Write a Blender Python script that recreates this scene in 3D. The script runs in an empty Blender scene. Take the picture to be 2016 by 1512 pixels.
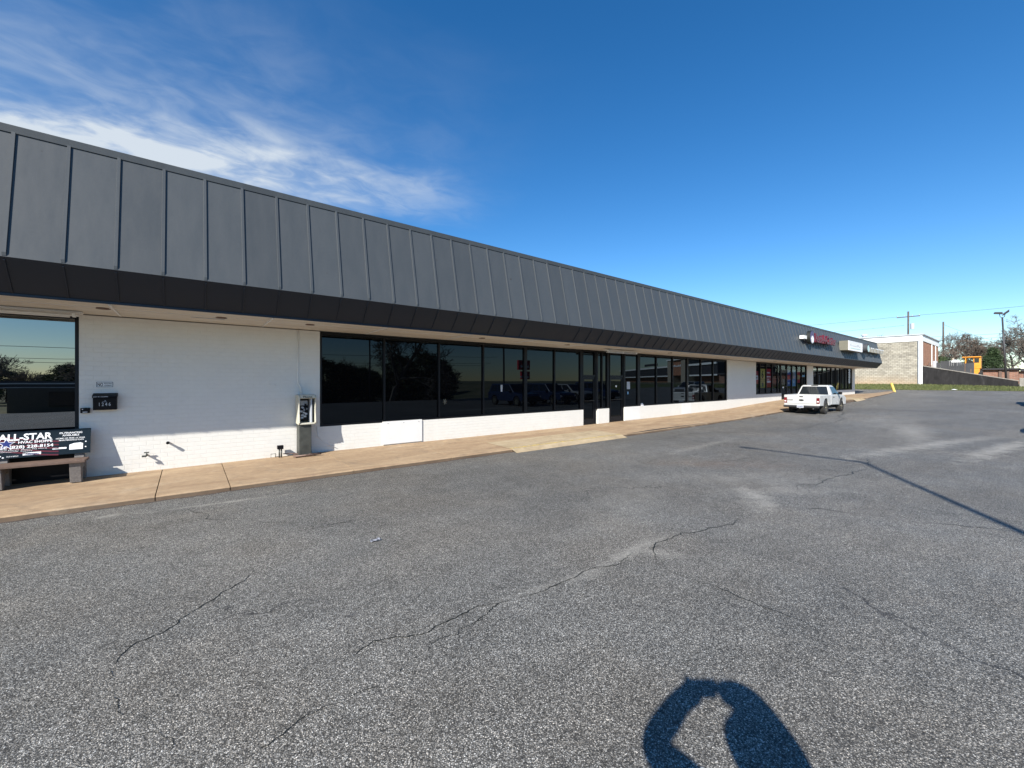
import bpy, bmesh, math, random
from mathutils import Vector, Matrix
R = math.radians
scene = bpy.context.scene
col = scene.collection

# ------------------------------------------------------------ camera, sky, sun, exposure
SUN_EL, SUN_AZ = 35.0, 61.0            # elevation; azimuth (from +Y towards +X) the light travels to
cam = bpy.data.cameras.new("camera"); cam_o = bpy.data.objects.new("camera", cam); col.objects.link(cam_o)
cam_o.location = (0, 0, 2.0); cam_o.rotation_euler = (R(90), 0, R(-38.38))
cam.sensor_width = 36; cam.lens = 14.375; cam.shift_y = -0.003; cam.clip_start = 0.02; cam.clip_end = 6000
scene.camera = cam_o
scene.render.resolution_x = 1024; scene.render.resolution_y = 768
scene.view_settings.view_transform = 'Standard'; scene.view_settings.look = 'None'
scene.view_settings.exposure = 0.78; scene.view_settings.gamma = 1

world = bpy.data.worlds.new("World"); scene.world = world; world.use_nodes = True
wt = world.node_tree; wt.nodes.clear()
def wn(t, **k):
    n = wt.nodes.new(t)
    for a, b in k.items(): setattr(n, a, b)
    return n
def wl(a, b): wt.links.new(a, b)
def wmath(op, a, b=None, clamp=False):
    n = wn('ShaderNodeMath', operation=op, use_clamp=clamp)
    for i, v in enumerate((a, b)):
        if v is None: continue
        if isinstance(v, (int, float)): n.inputs[i].default_value = v
        else: wl(v, n.inputs[i])
    return n.outputs[0]
sky = wn('ShaderNodeTexSky', sky_type='NISHITA', sun_disc=False, sun_elevation=R(SUN_EL), sun_rotation=R(SUN_AZ + 180))
sky.altitude = 300; sky.air_density = 1.0; sky.dust_density = 0.05; sky.ozone_density = 3.0
tc = wn('ShaderNodeTexCoord'); sep = wn('ShaderNodeSeparateXYZ'); wl(tc.outputs['Generated'], sep.inputs[0])
zz = wmath('MAXIMUM', sep.outputs[2], 0.03)
cx = wmath('DIVIDE', sep.outputs[0], zz); cy = wmath('DIVIDE', sep.outputs[1], zz)
# cirrus band: u runs along the band, v across it (positions on a flat cloud layer overhead)
bx, by, ang = 0.25, 2.20, -13.5
du = wmath('SUBTRACT', cx, bx); dv = wmath('SUBTRACT', cy, by)
ca, sa = math.cos(R(ang)), math.sin(R(ang))
u = wmath('ADD', wmath('MULTIPLY', du, ca), wmath('MULTIPLY', dv, sa))
v = wmath('SUBTRACT', wmath('MULTIPLY', dv, ca), wmath('MULTIPLY', du, sa))
cmb = wn('ShaderNodeCombineXYZ'); wl(wmath('MULTIPLY', u, 1.0), cmb.inputs[0]); wl(wmath('MULTIPLY', v, 1.25), cmb.inputs[1])
n1 = wn('ShaderNodeTexNoise'); n1.inputs['Scale'].default_value = 2.0; n1.inputs['Detail'].default_value = 7; n1.inputs['Roughness'].default_value = 0.5; n1.inputs['Distortion'].default_value = 0.6
wl(cmb.outputs[0], n1.inputs['Vector'])
n2 = wn('ShaderNodeTexNoise'); n2.inputs['Scale'].default_value = 5.5; n2.inputs['Detail'].default_value = 8; n2.inputs['Roughness'].default_value = 0.55; n2.inputs['Distortion'].default_value = 0.8
wl(cmb.outputs[0], n2.inputs['Vector'])
def mapr(val, a, b, c=0.0, d=1.0):
    n = wn('ShaderNodeMapRange', interpolation_type='SMOOTHSTEP')
    n.inputs[1].default_value = a; n.inputs[2].default_value = b; n.inputs[3].default_value = c; n.inputs[4].default_value = d
    wl(val, n.inputs[0]); return n.outputs[0]
vd = wmath('ADD', v, wmath('MULTIPLY', wmath('SUBTRACT', n1.outputs[0], 0.5), 0.55))
band = wmath('MULTIPLY', mapr(vd, -0.34, 0.06), mapr(vd, 0.46, 0.16))
fade_r = mapr(u, 1.35, -0.15)
veil = wmath('MULTIPLY', wmath('MULTIPLY', mapr(vd, -1.25, -0.1), mapr(u, 1.3, -0.7)), mapr(vd, 0.5, 0.2))
tex = mapr(wmath('ADD', wmath('MULTIPLY', n1.outputs[0], 0.55), wmath('MULTIPLY', n2.outputs[0], 0.45)), 0.34, 0.70)
cl = wmath('MULTIPLY', wmath('MULTIPLY', band, fade_r), wmath('ADD', wmath('MULTIPLY', tex, 0.78), 0.22))
cl = wmath('ADD', cl, wmath('MULTIPLY', veil, wmath('ADD', wmath('MULTIPLY', tex, 0.42), 0.12)), True)
cl = wmath('MULTIPLY', cl, mapr(sep.outputs[2], 0.0, 0.12))
hs = wn('ShaderNodeHueSaturation'); hs.inputs['Saturation'].default_value = 1.32; hs.inputs['Value'].default_value = 1.27; hs.inputs['Hue'].default_value = 0.502
wl(sky.outputs[0], hs.inputs['Color'])
mx = wn('ShaderNodeMix', data_type='RGBA'); wl(cl, mx.inputs[0]); wl(hs.outputs[0], mx.inputs[6]); mx.inputs[7].default_value = (5.0, 5.6, 6.3, 1)
bg = wn('ShaderNodeBackground'); bg.inputs['Strength'].default_value = 0.078; wl(mx.outputs[2], bg.inputs['Color'])
wo = wn('ShaderNodeOutputWorld'); wl(bg.outputs[0], wo.inputs[0])

sl = bpy.data.lights.new("sun", 'SUN'); sl.energy = 5.0; sl.angle = R(0.55); sl.color = (1.0, 0.95, 0.87)
so = bpy.data.objects.new("sun", sl); col.objects.link(so); so.location = (-20, -20, 30)
ldir = Vector((math.sin(R(SUN_AZ)) * math.cos(R(SUN_EL)), math.cos(R(SUN_AZ)) * math.cos(R(SUN_EL)), -math.sin(R(SUN_EL))))
so.rotation_euler = ldir.to_track_quat('-Z', 'Y').to_euler()

# ------------------------------------------------------------ materials
class NT:
    def __init__(s, name):
        s.m = bpy.data.materials.new(name); s.m.use_nodes = True; s.t = s.m.node_tree
        s.b = s.t.nodes['Principled BSDF']; s.out = s.t.nodes['Material Output']
    def n(s, t, **k):
        n = s.t.nodes.new(t)
        for a, b in k.items(): setattr(n, a, b)
        return n
    def l(s, a, b): s.t.links.new(a, b)
    def setin(s, sock, v):
        if isinstance(v, (int, float, tuple)): sock.default_value = v
        else: s.l(v, sock)
    def math(s, op, a, b=None, clamp=False):
        n = s.n('ShaderNodeMath', operation=op, use_clamp=clamp)
        s.setin(n.inputs[0], a)
        if b is not None: s.setin(n.inputs[1], b)
        return n.outputs[0]
    def pos(s): return s.n('ShaderNodeNewGeometry').outputs['Position']
    def obj(s): return s.n('ShaderNodeTexCoord').outputs['Object']
    def mapping(s, vec, sc=(1, 1, 1), loc=(0, 0, 0), rot=(0, 0, 0)):
        n = s.n('ShaderNodeMapping'); n.inputs['Scale'].default_value = sc; n.inputs['Location'].default_value = loc; n.inputs['Rotation'].default_value = rot
        s.l(vec, n.inputs[0]); return n.outputs[0]
    def noise(s, vec, scale, detail=4, rough=0.55, dist=0.0, out=0):
        n = s.n('ShaderNodeTexNoise'); n.inputs['Scale'].default_value = scale; n.inputs['Detail'].default_value = detail
        n.inputs['Roughness'].default_value = rough; n.inputs['Distortion'].default_value = dist
        s.l(vec, n.inputs['Vector']); return n.outputs[out]
    def vor(s, vec, scale, feat='F1', out='Color'):
        n = s.n('ShaderNodeTexVoronoi', feature=feat); n.inputs['Scale'].default_value = scale
        s.l(vec, n.inputs['Vector']); return n.outputs[out]
    def ramp(s, val, pts, mode='LINEAR'):
        n = s.n('ShaderNodeValToRGB'); cr = n.color_ramp; cr.interpolation = mode
        while len(cr.elements) < len(pts): cr.elements.new(0.5)
        for e, (p, c) in zip(cr.elements, pts):
            e.position = p; e.color = (c, c, c, 1) if isinstance(c, (int, float)) else (*c, 1)
        s.l(val, n.inputs[0]); return n.outputs[0]
    def mr(s, val, a, b, c=0.0, d=1.0):
        n = s.n('ShaderNodeMapRange'); n.inputs[1].default_value = a; n.inputs[2].default_value = b; n.inputs[3].default_value = c; n.inputs[4].default_value = d
        s.l(val, n.inputs[0]); return n.outputs[0]
    def mix(s, f, a, b, blend='MIX'):
        n = s.n('ShaderNodeMix', data_type='RGBA', blend_type=blend)
        s.setin(n.inputs[0], f)
        for i, v in ((6, a), (7, b)):
            if isinstance(v, tuple): n.inputs[i].default_value = (*v, 1)
            else: s.l(v, n.inputs[i])
        return n.outputs[2]
    def sep(s, vec):
        n = s.n('ShaderNodeSeparateXYZ'); s.l(vec, n.inputs[0]); return n.outputs
    def comb(s, x, y, z=0.0):
        n = s.n('ShaderNodeCombineXYZ')
        for i, q in enumerate((x, y, z)): s.setin(n.inputs[i], q)
        return n.outputs[0]
    def bump(s, h, strength=0.5, dist=0.01):
        n = s.n('ShaderNodeBump'); n.inputs['Strength'].default_value = strength; n.inputs['Distance'].default_value = dist
        s.l(h, n.inputs['Height']); s.l(n.outputs[0], s.b.inputs['Normal'])
    def base(s, c): s.setin(s.b.inputs['Base Color'], (*c, 1) if isinstance(c, tuple) else c)
    def rough(s, r): s.setin(s.b.inputs['Roughness'], r)
    def spec(s, v): s.b.inputs['Specular IOR Level'].default_value = v

def simple(name, c, rough=0.6, metal=0.0, var=0.12, scale=3.0, bump=0.0, spec=0.5, bscale=40):
    k = NT(name); p = k.obj()
    nz = k.noise(p, scale, 5, 0.6)
    dk = tuple(x * (1 - var) for x in c); lt = tuple(min(1, x * (1 + var)) for x in c)
    k.base(k.ramp(nz, [(0.3, dk), (0.7, lt)])); k.rough(k.mr(nz, 0.3, 0.7, max(0, rough - .06), min(1, rough + .06)))
    k.b.inputs['Metallic'].default_value = metal; k.spec(spec)
    if bump: k.bump(k.noise(p, bscale, 4, 0.6), bump, 0.004)
    return k.m

M = {}
def asphalt():
    k = NT('asphalt'); p = k.pos()
    fl = k.mapping(p, (1, 1, 0))
    stones = k.vor(fl, 135, out='Color'); sx = k.sep(stones)
    dist = k.vor(fl, 135, out='Distance')
    fine = k.noise(fl, 260, 3, 0.7)
    wrm = k.mix(k.mr(sx[2], 0, 1), (1.03, 1.0, 0.95), (0.97, 1.0, 1.02))
    grain = k.ramp(sx[0], [(0.0, 0.076), (0.30, 0.152), (0.58, 0.248), (0.84, 0.39), (0.95, 0.58), (1.0, 0.78)])
    gap = k.mr(dist, 0.25, 0.62, 1.0, 0.34)
    c = k.mix(1.0, grain, k.comb(gap, gap, gap), 'MULTIPLY'); c = k.mix(1.0, c, wrm, 'MULTIPLY')
    big = k.noise(fl, 0.22, 6, 0.62, 0.4); mid = k.noise(fl, 2.4, 6, 0.65); mot = k.noise(fl, 17, 4, 0.7); wide = k.noise(k.mapping(p, (.35, 1.3, 0), rot=(0, 0, .3)), .9, 7, .72, .8)
    tone = k.math('MULTIPLY', k.mr(big, 0.3, 0.7, 0.84, 1.20), k.mr(mid, 0.25, 0.75, 0.82, 1.18)); tone = k.math('MULTIPLY', tone, k.math('MULTIPLY', k.mr(mot, 0.25, 0.75, 0.76, 1.24), k.mr(wide, 0.3, 0.7, 0.86, 1.14)))
    tint = k.mix(k.mr(k.noise(fl, 0.5, 3), 0.4, 0.62), (1.03, 1.0, 0.925), (1.07, 1.0, 0.885))
    c = k.mix(1.0, c, k.comb(tone, tone, tone), 'MULTIPLY'); c = k.mix(1.0, c, tint, 'MULTIPLY')
    # pale dusty stains and dark oil/tar marks with shapes of their own
    ns = k.noise(fl, 2.6, 8, 0.75, 0.8)
    st = None
    def blob(x, y, rx, ry, rot, power=1.0, amp=4.5):
        m = k.mapping(p, (1 / rx, 1 / ry, 0), rot=(0, 0, 0))
        # rotate about the blob centre
        m = k.n('ShaderNodeVectorRotate', rotation_type='Z_AXIS'); k.l(p, m.inputs['Vector']); m.inputs['Center'].default_value = (x, y, 0); m.inputs['Angle'].default_value = -R(rot)
        q = k.sep(m.outputs[0])
        ax = k.math('DIVIDE', k.math('SUBTRACT', q[0], x), rx); ay = k.math('DIVIDE', k.math('SUBTRACT', q[1], y), ry)
        d2 = k.math('SQRT', k.math('ADD', k.math('MULTIPLY', ax, ax), k.math('MULTIPLY', ay, ay)))
        d2 = k.math('ADD', d2, k.math('MULTIPLY', k.math('SUBTRACT', ns, 0.5), amp))
        return k.math('MULTIPLY', k.mr(d2, 1.25, -0.3), power)
    pale = [(3.9, 2.88, .9, .10, 2, .7), (4.3, 2.68, .35, .12, -50, .5), (7.7, 2.95, .8, .28, 30, .8), (8.6, 2.75, 1.2, .35, -35, .5), (9.3, 3.2, 2.6, .8, -40, .35),
            (18.5, 0.5, 3.4, .30, -8, 1.0), (18.0, 1.9, 4.2, .35, -14, .8), (17.0, -.9, 4.5, .5, -5, .8), (22, 2.8, 5.0, .6, 10, .6), (0.6, 8.2, 1.1, .07, -6, .8), (-.85, 8.45, .2, .12, 0, .8),
            (30, -2.5, 6, .8, 0, .6), (12.5, 6.2, 3.0, .16, 2, .4), (2.7, 2.93, .6, .08, -4, .35), (6, 4.2, 1.8, .6, 20, .2), (27, 4.5, 5, 1.2, 5, .3)]
    for a in pale:
        b = blob(*a); st = b if st is None else k.math('MAXIMUM', st, b)
    c = k.mix(k.math('MULTIPLY', st, 0.65), c, (0.44, 0.42, 0.37))
    dk = None
    for a in [(35.3, 4.6, 1.9, .42, 95, 1.0), (37, 3.4, .7, .9, 0, .8), (33.5, 6.6, 1.2, .15, 60, .6), (20.2, -.1, 1.4, .10, -15, 1), (44, -1.5, 4, .3, -12, .7), (1.9, 4.3, .05, .03, 0, 1), (1.1, 3.6, .05, .035, 0, 1)]:
        b = blob(*a, 1.6); dk = b if dk is None else k.math('MAXIMUM', dk, b)
    c = k.mix(k.math('MULTIPLY', dk, 0.75), c, (0.06, 0.06, 0.062))
    rust = blob(10.0, 4.6, 1.5, .5, -40, .5)
    c = k.mix(k.math('MULTIPLY', rust, 0.4), c, (0.22, 0.12, 0.07))
    # sparse small dark chips and fine random cracking
    chips = k.vor(fl, 1.1, out='Distance'); c = k.mix(k.mr(chips, 0.035, 0.022, 0, 0.75), c, (0.02, 0.02, 0.022))
    wv = k.mix(1.0, k.mapping(p, (1, 1, 0)), k.mix(1.0, k.noise(fl, 1.2, 6, 0.65, out=1), (0.9, 0.9, 0.0), 'MULTIPLY'), 'ADD')
    ce = k.vor(wv, 0.16, 'DISTANCE_TO_EDGE', 'Distance')
    msk = k.mr(k.noise(fl, 0.33, 4), 0.50, 0.60)
    ck = k.math('MULTIPLY', k.mr(ce, 0.0018, 0.0006), msk)
    c = k.mix(k.math('MULTIPLY', ck, 0.8), c, (0.022, 0.022, 0.024))
    k.base(c); k.rough(k.mr(sx[1], 0, 1, 0.55, 0.95)); k.spec(0.35)
    h = k.math('ADD', k.math('MULTIPLY', k.math('SUBTRACT', 1.0, dist), 0.8), k.math('MULTIPLY', sx[0], 0.5))
    k.bump(k.math('ADD', h, k.math('MULTIPLY', fine, 0.25)), 0.75, 0.006)
    return k.m
M['asphalt'] = asphalt()
def concrete(name, ca, cb, joints=False):
    k = NT(name); p = k.pos()
    a = k.noise(k.mapping(p, (0.5, 2.2, 1)), 1.3, 7, 0.62, 0.8); b = k.noise(p, 9, 6, 0.6); f = k.noise(p, 130, 3, 0.7)
    c = k.ramp(a, [(0.30, ca), (0.68, cb)])
    g = k.math('MULTIPLY', k.mr(b, 0.3, 0.7, 0.86, 1.10), k.mr(f, 0.3, 0.7, 0.86, 1.13))
    c = k.mix(1.0, c, k.comb(g, g, g), 'MULTIPLY')
    st = k.mr(k.noise(p, 0.7, 5, 0.7, 1.0), 0.58, 0.72); c = k.mix(k.math('MULTIPLY', st, 0.45), c, (0.50, 0.42, 0.31))
    dk = k.mr(k.noise(k.mapping(p, (1, 1, 1), (7, 3, 0)), 1.1, 6, 0.7, 1.4), 0.52, 0.74); c = k.mix(k.math('MULTIPLY', dk, 0.5), c, (0.13, 0.10, 0.075))
    sp = k.vor(p, 8, out='Distance'); c = k.mix(k.mr(sp, 0.05, 0.03, 0, 0.6), c, (0.08, 0.07, 0.06))
    k.base(c); k.rough(0.88); k.bump(k.math('ADD', f, k.math('MULTIPLY', b, 0.6)), 0.4, 0.004)
    return k.m
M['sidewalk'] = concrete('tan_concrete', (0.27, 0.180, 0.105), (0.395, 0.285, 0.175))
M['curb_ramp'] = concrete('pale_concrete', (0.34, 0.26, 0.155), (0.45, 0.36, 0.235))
M['curb_face'] = concrete('dark_curb', (0.10, 0.065, 0.042), (0.20, 0.14, 0.09))  # curb face, a darker brown than the slab tops
M['grime'] = concrete('gutter_grime', (0.07, 0.05, 0.038), (0.12, 0.09, 0.065))
M['concrete_grey'] = concrete('grey_concrete', (0.20, 0.18, 0.155), (0.33, 0.31, 0.27))
def painted_brick(name, col_, bw=0.225, bh=0.092, strength=0.9):
    k = NT(name); q = k.sep(k.pos()); v = k.comb(q[0], q[2])
    wob = k.mix(1.0, v, k.mix(1.0, k.noise(v, 14, 3, out=1), (0.006, 0.006, 0.0), 'MULTIPLY'), 'ADD')
    b = k.n('ShaderNodeTexBrick'); b.offset = 0.5
    b.inputs['Scale'].default_value = 1; b.inputs['Brick Width'].default_value = bw; b.inputs['Row Height'].default_value = bh
    b.inputs['Mortar Size'].default_value = 0.006; b.inputs['Mortar Smooth'].default_value = 0.55
    b.inputs['Color1'].default_value = (0.62, 0.62, 0.62, 1); b.inputs['Color2'].default_value = (1, 1, 1, 1)
    k.l(wob, b.inputs['Vector'])
    n = k.noise(v, 5, 6, 0.6); f = k.noise(v, 55, 4, 0.65); s2 = k.noise(v, 0.8, 5, 0.6)
    c = k.ramp(s2, [(0.3, tuple(x * 0.955 for x in col_)), (0.7, col_)])
    c = k.mix(k.math('MULTIPLY', b.outputs['Fac'], 0.07), c, (0.52, 0.48, 0.42))
    g = k.mr(n, 0.3, 0.75, 0.97, 1.02); c = k.mix(1.0, c, k.comb(g, g, g), 'MULTIPLY')
    # splash dirt low on the wall
    low = k.math('MULTIPLY', k.mr(q[2], 0.45, 0.12), k.mr(k.noise(v, 3.5, 5, 0.7), 0.45, 0.7)); c = k.mix(k.math('MULTIPLY', low, 0.22), c, (0.50, 0.36, 0.22))
    k.base(c); k.rough(0.62)
    h = k.math('ADD', k.math('MULTIPLY', k.math('SUBTRACT', 1.0, b.outputs['Fac']), 1.0), k.math('MULTIPLY', f, 0.28))
    h = k.math('ADD', h, k.math('MULTIPLY', k.sep(b.outputs['Color'])[0], 0.12))
    k.bump(h, strength, 0.007)
    return k.m
M['white_brick'] = painted_brick('white_painted_brick', (0.715, 0.70, 0.655), strength=0.5)
M['white_plaster'] = simple('white_plaster', (0.70, 0.695, 0.68), 0.7, var=0.03, scale=2.0, bump=0.25, bscale=30)
def soffit():
    k = NT('soffit_board'); p = k.pos()
    a = k.noise(k.mapping(p, (0.25, 2.5, 1)), 1.6, 6, 0.65, 0.5)
    c = k.ramp(a, [(0.3, (0.53, 0.49, 0.42)), (0.65, (0.66, 0.62, 0.55))])
    w = k.mr(k.noise(k.mapping(p, (0.5, 1.5, 1), (3, 1, 0)), 1.2, 6, 0.7, 1.0), 0.60, 0.75); c = k.mix(k.math('MULTIPLY', w, 0.4), c, (0.42, 0.30, 0.19))
    k.base(c); k.rough(0.8); k.bump(a, 0.15, 0.01); return k.m
M['soffit'] = soffit()
def metal_panel():
    k = NT('slate_metal'); p = k.pos(); q = k.sep(p)
    cell = k.n('ShaderNodeTexWhiteNoise', noise_dimensions='1D'); k.l(k.math('FLOOR', k.math('DIVIDE', k.math('ADD', q[0], 1.54), 0.601)), cell.inputs['W'])
    st = k.noise(k.mapping(p, (2.2, 2.2, 0.35)), 2.0, 6, 0.62); sp = k.noise(p, 28, 4, 0.6)
    c = k.ramp(st, [(0.28, (0.054, 0.061, 0.066)), (0.70, (0.059, 0.066, 0.072))])
    g = k.math('MULTIPLY', k.mr(cell.outputs[0], 0, 1, 0.93, 1.07), k.mr(sp, 0.3, 0.7, 0.97, 1.03)); c = k.mix(1.0, c, k.comb(g, g, g), 'MULTIPLY')
    chips = k.vor(k.mapping(p, (1, 0, 1)), 0.9, out='Distance'); c = k.mix(k.mr(chips, 0.03, 0.02, 0, 0.8), c, (0.03, 0.025, 0.022))
    k.base(c); k.rough(k.mr(st, 0.3, 0.7, 0.46, 0.6)); k.spec(0.45)
    k.bump(k.noise(k.mapping(p, (1.6, 1, 0.5)), 1.5, 3, 0.5), 0.12, 0.03)
    return k.m
M['panel'] = metal_panel()
M['dark_frame'] = simple('bronze_frame', (0.007, 0.007, 0.009), 0.45, var=0.2, spec=0.3)
M['black'] = simple('black_paint', (0.0045, 0.0045, 0.006), 0.5, var=0.3, spec=0.2)
M['rubber'] = simple('rubber', (0.022, 0.021, 0.02), 0.85, var=0.3, scale=20)
def glass(name, tint, bright=None):
    k = NT(name)
    for n in list(k.t.nodes): k.t.nodes.remove(n)
    out = k.n('ShaderNodeOutputMaterial'); fr = k.n('ShaderNodeFresnel'); fr.inputs['IOR'].default_value = 1.52
    bm_ = k.n('ShaderNodeBump'); bm_.inputs['Strength'].default_value = 0.06; bm_.inputs['Distance'].default_value = 0.01
    k.l(k.noise(k.pos(), 0.9, 2, 0.4), bm_.inputs['Height'])
    gl = k.n('ShaderNodeBsdfGlossy'); gl.inputs['Roughness'].default_value = 0.0; gl.inputs['Color'].default_value = (0.50, 0.62, 0.74, 1); k.l(bm_.outputs[0], gl.inputs['Normal'])
    if tint > 0:
        tr = k.n('ShaderNodeBsdfTransparent'); tr.inputs['Color'].default_value = (tint, tint, tint, 1); gl.inputs['Color'].default_value = (0.36, 0.42, 0.50, 1)
    else:
        tr = k.n('ShaderNodeBsdfDiffuse'); tr.inputs['Color'].default_value = (0.0025, 0.0025, 0.003, 1)
    mxs = k.n('ShaderNodeMixShader')
    if bright: k.l(k.math('MAXIMUM', fr.outputs[0], bright), mxs.inputs[0]); gl.inputs['Color'].default_value = (0.80, 0.84, 0.86, 1)
    else: k.l(fr.outputs[0], mxs.inputs[0])
    k.l(tr.outputs[0], mxs.inputs[1]); k.l(gl.outputs[0], mxs.inputs[2]); k.l(mxs.outputs[0], out.inputs[0])
    return k.m
M['glass_dark'] = glass('smoked_glass', 0)
M['glass_mirror'] = glass('mirror_tinted_glass', 0, 0.31)
M['glass_clear'] = glass('shop_glass', 0.96)
M['interior'] = simple('dark_interior', (0.035, 0.033, 0.03), 0.9)
M['truck_white'] = simple('white_car_paint', (0.50, 0.50, 0.485), 0.3, var=0.02, spec=0.5)
M['car_blue'] = simple('navy_car_paint', (0.02, 0.035, 0.09), 0.2, var=0.05)
M['car_grey'] = simple('grey_car_paint', (0.30, 0.31, 0.32), 0.25, var=0.05)
M['chrome'] = simple('chrome', (0.6, 0.6, 0.6), 0.2, 1.0)
M['rim'] = simple('rim_metal', (0.34, 0.31, 0.24), 0.4, 0.8)
M['red_lens'] = simple('red_lens', (0.16, 0.008, 0.012), 0.15, var=0.2, scale=14)
M['clear_lens'] = simple('clear_lens', (0.75, 0.70, 0.68), 0.12)
M['car_glass'] = simple('car_glass', (0.015, 0.018, 0.02), 0.04, var=0.1)
M['dark_plastic'] = simple('dark_plastic', (0.035, 0.035, 0.038), 0.6, var=0.2, scale=8)
M['white_paint'] = simple('white_paint', (0.78, 0.78, 0.76), 0.5, var=0.04)
M['cream'] = simple('cream_plastic', (0.52, 0.50, 0.41), 0.5, var=0.12, scale=6)
M['steel'] = simple('weathered_steel', (0.065, 0.068, 0.060), 0.5, 0.3, var=0.3, scale=6, bump=0.1)
M['copper'] = simple('old_pipe', (0.16, 0.11, 0.09), 0.6, 0.4, var=0.3, scale=20)
M['wood_brown'] = simple('brown_wood', (0.13, 0.085, 0.065), 0.7, var=0.25, scale=9, bump=0.2)
M['bench_leg'] = simple('aggregate_concrete', (0.17, 0.155, 0.145), 0.9, var=0.25, scale=30, bump=0.5, bscale=90)
M['navy'] = simple('navy_print', (0.0045, 0.0125, 0.020), 0.5, var=0.15, spec=0.2)
M['print_white'] = simple('white_print', (0.85, 0.86, 0.88), 0.5, var=0.02)
M['print_red'] = simple('red_print', (0.10, 0.008, 0.016), 0.45, var=0.1)
M['print_blue'] = simple('blue_print', (0.02, 0.03, 0.16), 0.4, var=0.1)
M['print_black'] = simple('black_print', (0.012, 0.014, 0.012), 0.6, var=0.1)
M['clear_grey'] = simple('dull_plastic_film', (0.22, 0.23, 0.26), 0.3, var=0.4, scale=30)
M['print_grey'] = simple('grey_print', (0.45, 0.47, 0.50), 0.5, var=0.1)
M['poster_red'] = simple('poster_red', (0.55, 0.02, 0.04), 0.4, var=0.1)
M['poster_yellow'] = simple('poster_yellow', (0.80, 0.62, 0.16), 0.4, var=0.05)
M['poster_blue'] = simple('poster_blue', (0.04, 0.13, 0.42), 0.4, var=0.1)
M['poster_sky'] = simple('poster_light_blue', (0.25, 0.50, 0.72), 0.4, var=0.06)
M['sign_red'] = simple('sign_red_plastic', (0.10, 0.008, 0.018), 0.4, var=0.1)
M['sign_purple'] = simple('sign_purple', (0.055, 0.03, 0.10), 0.4, var=0.15)
M['sign_side'] = simple('sign_box_side', (0.17, 0.16, 0.12), 0.6, var=0.1)
M['sign_teal'] = simple('sign_pale_green', (0.45, 0.62, 0.60), 0.4, var=0.1)
M['yellow_paint'] = simple('worn_yellow_paint', (0.62, 0.46, 0.11), 0.6, var=0.2, scale=6)
M['orange'] = simple('orange_machine_paint', (0.75, 0.30, 0.03), 0.45, var=0.15, scale=1.5)
M['fence_dark'] = simple('dark_fence', (0.050, 0.052, 0.058), 0.75, var=0.25, scale=1.2)
M['pole_wood'] = simple('pole_wood', (0.085, 0.07, 0.06), 0.9, var=0.3, scale=4)
M['pole_metal'] = simple('dark_bronze_pole', (0.035, 0.033, 0.035), 0.5, var=0.2)
M['wire'] = simple('wire', (0.04, 0.05, 0.06), 0.7)
M['bark'] = simple('bark', (0.14, 0.12, 0.10), 0.95, var=0.3, scale=6)
M['bark_red'] = simple('reddish_twigs', (0.16, 0.125, 0.10), 0.95, var=0.3, scale=3)
M['skin'] = simple('skin', (0.45, 0.26, 0.18), 0.5)
M['roof'] = simple('roof_membrane', (0.25, 0.25, 0.24), 0.9)
M['roof_dark'] = simple('dark_roof', (0.03, 0.03, 0.035), 0.7)
M['stucco'] = simple('beige_stucco', (0.32, 0.28, 0.22), 0.85)
M['dull_wall'] = simple('dull_wall', (0.09, 0.085, 0.075), 0.85)
def foliage(name, a, b):
    k = NT(name); p = k.pos(); n = k.noise(p, 1.3, 4, 0.6); w = k.noise(p, 9, 3, 0.6)
    k.base(k.ramp(k.math('ADD', k.math('MULTIPLY', n, 0.6), k.math('MULTIPLY', w, 0.4)), [(0.35, a), (0.65, b)])); k.rough(0.7); k.spec(0.3)
    return k.m
M['needles'] = foliage('evergreen', (0.022, 0.042, 0.018), (0.055, 0.085, 0.030))
M['hedge'] = foliage('hedge_green', (0.030, 0.055, 0.020), (0.075, 0.105, 0.035))
M['grass'] = foliage('grass', (0.055, 0.075, 0.022), (0.145, 0.150, 0.055))
def ground_m():
    k = NT('ground_soil'); p = k.pos(); n = k.noise(p, 0.15, 6, 0.65, 0.5)
    k.base(k.ramp(n, [(0.35, (0.075, 0.085, 0.035)), (0.65, (0.17, 0.15, 0.09))])); k.rough(0.95); k.bump(k.noise(p, 3, 5), 0.5, 0.05); return k.m
M['soil'] = ground_m()
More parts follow.
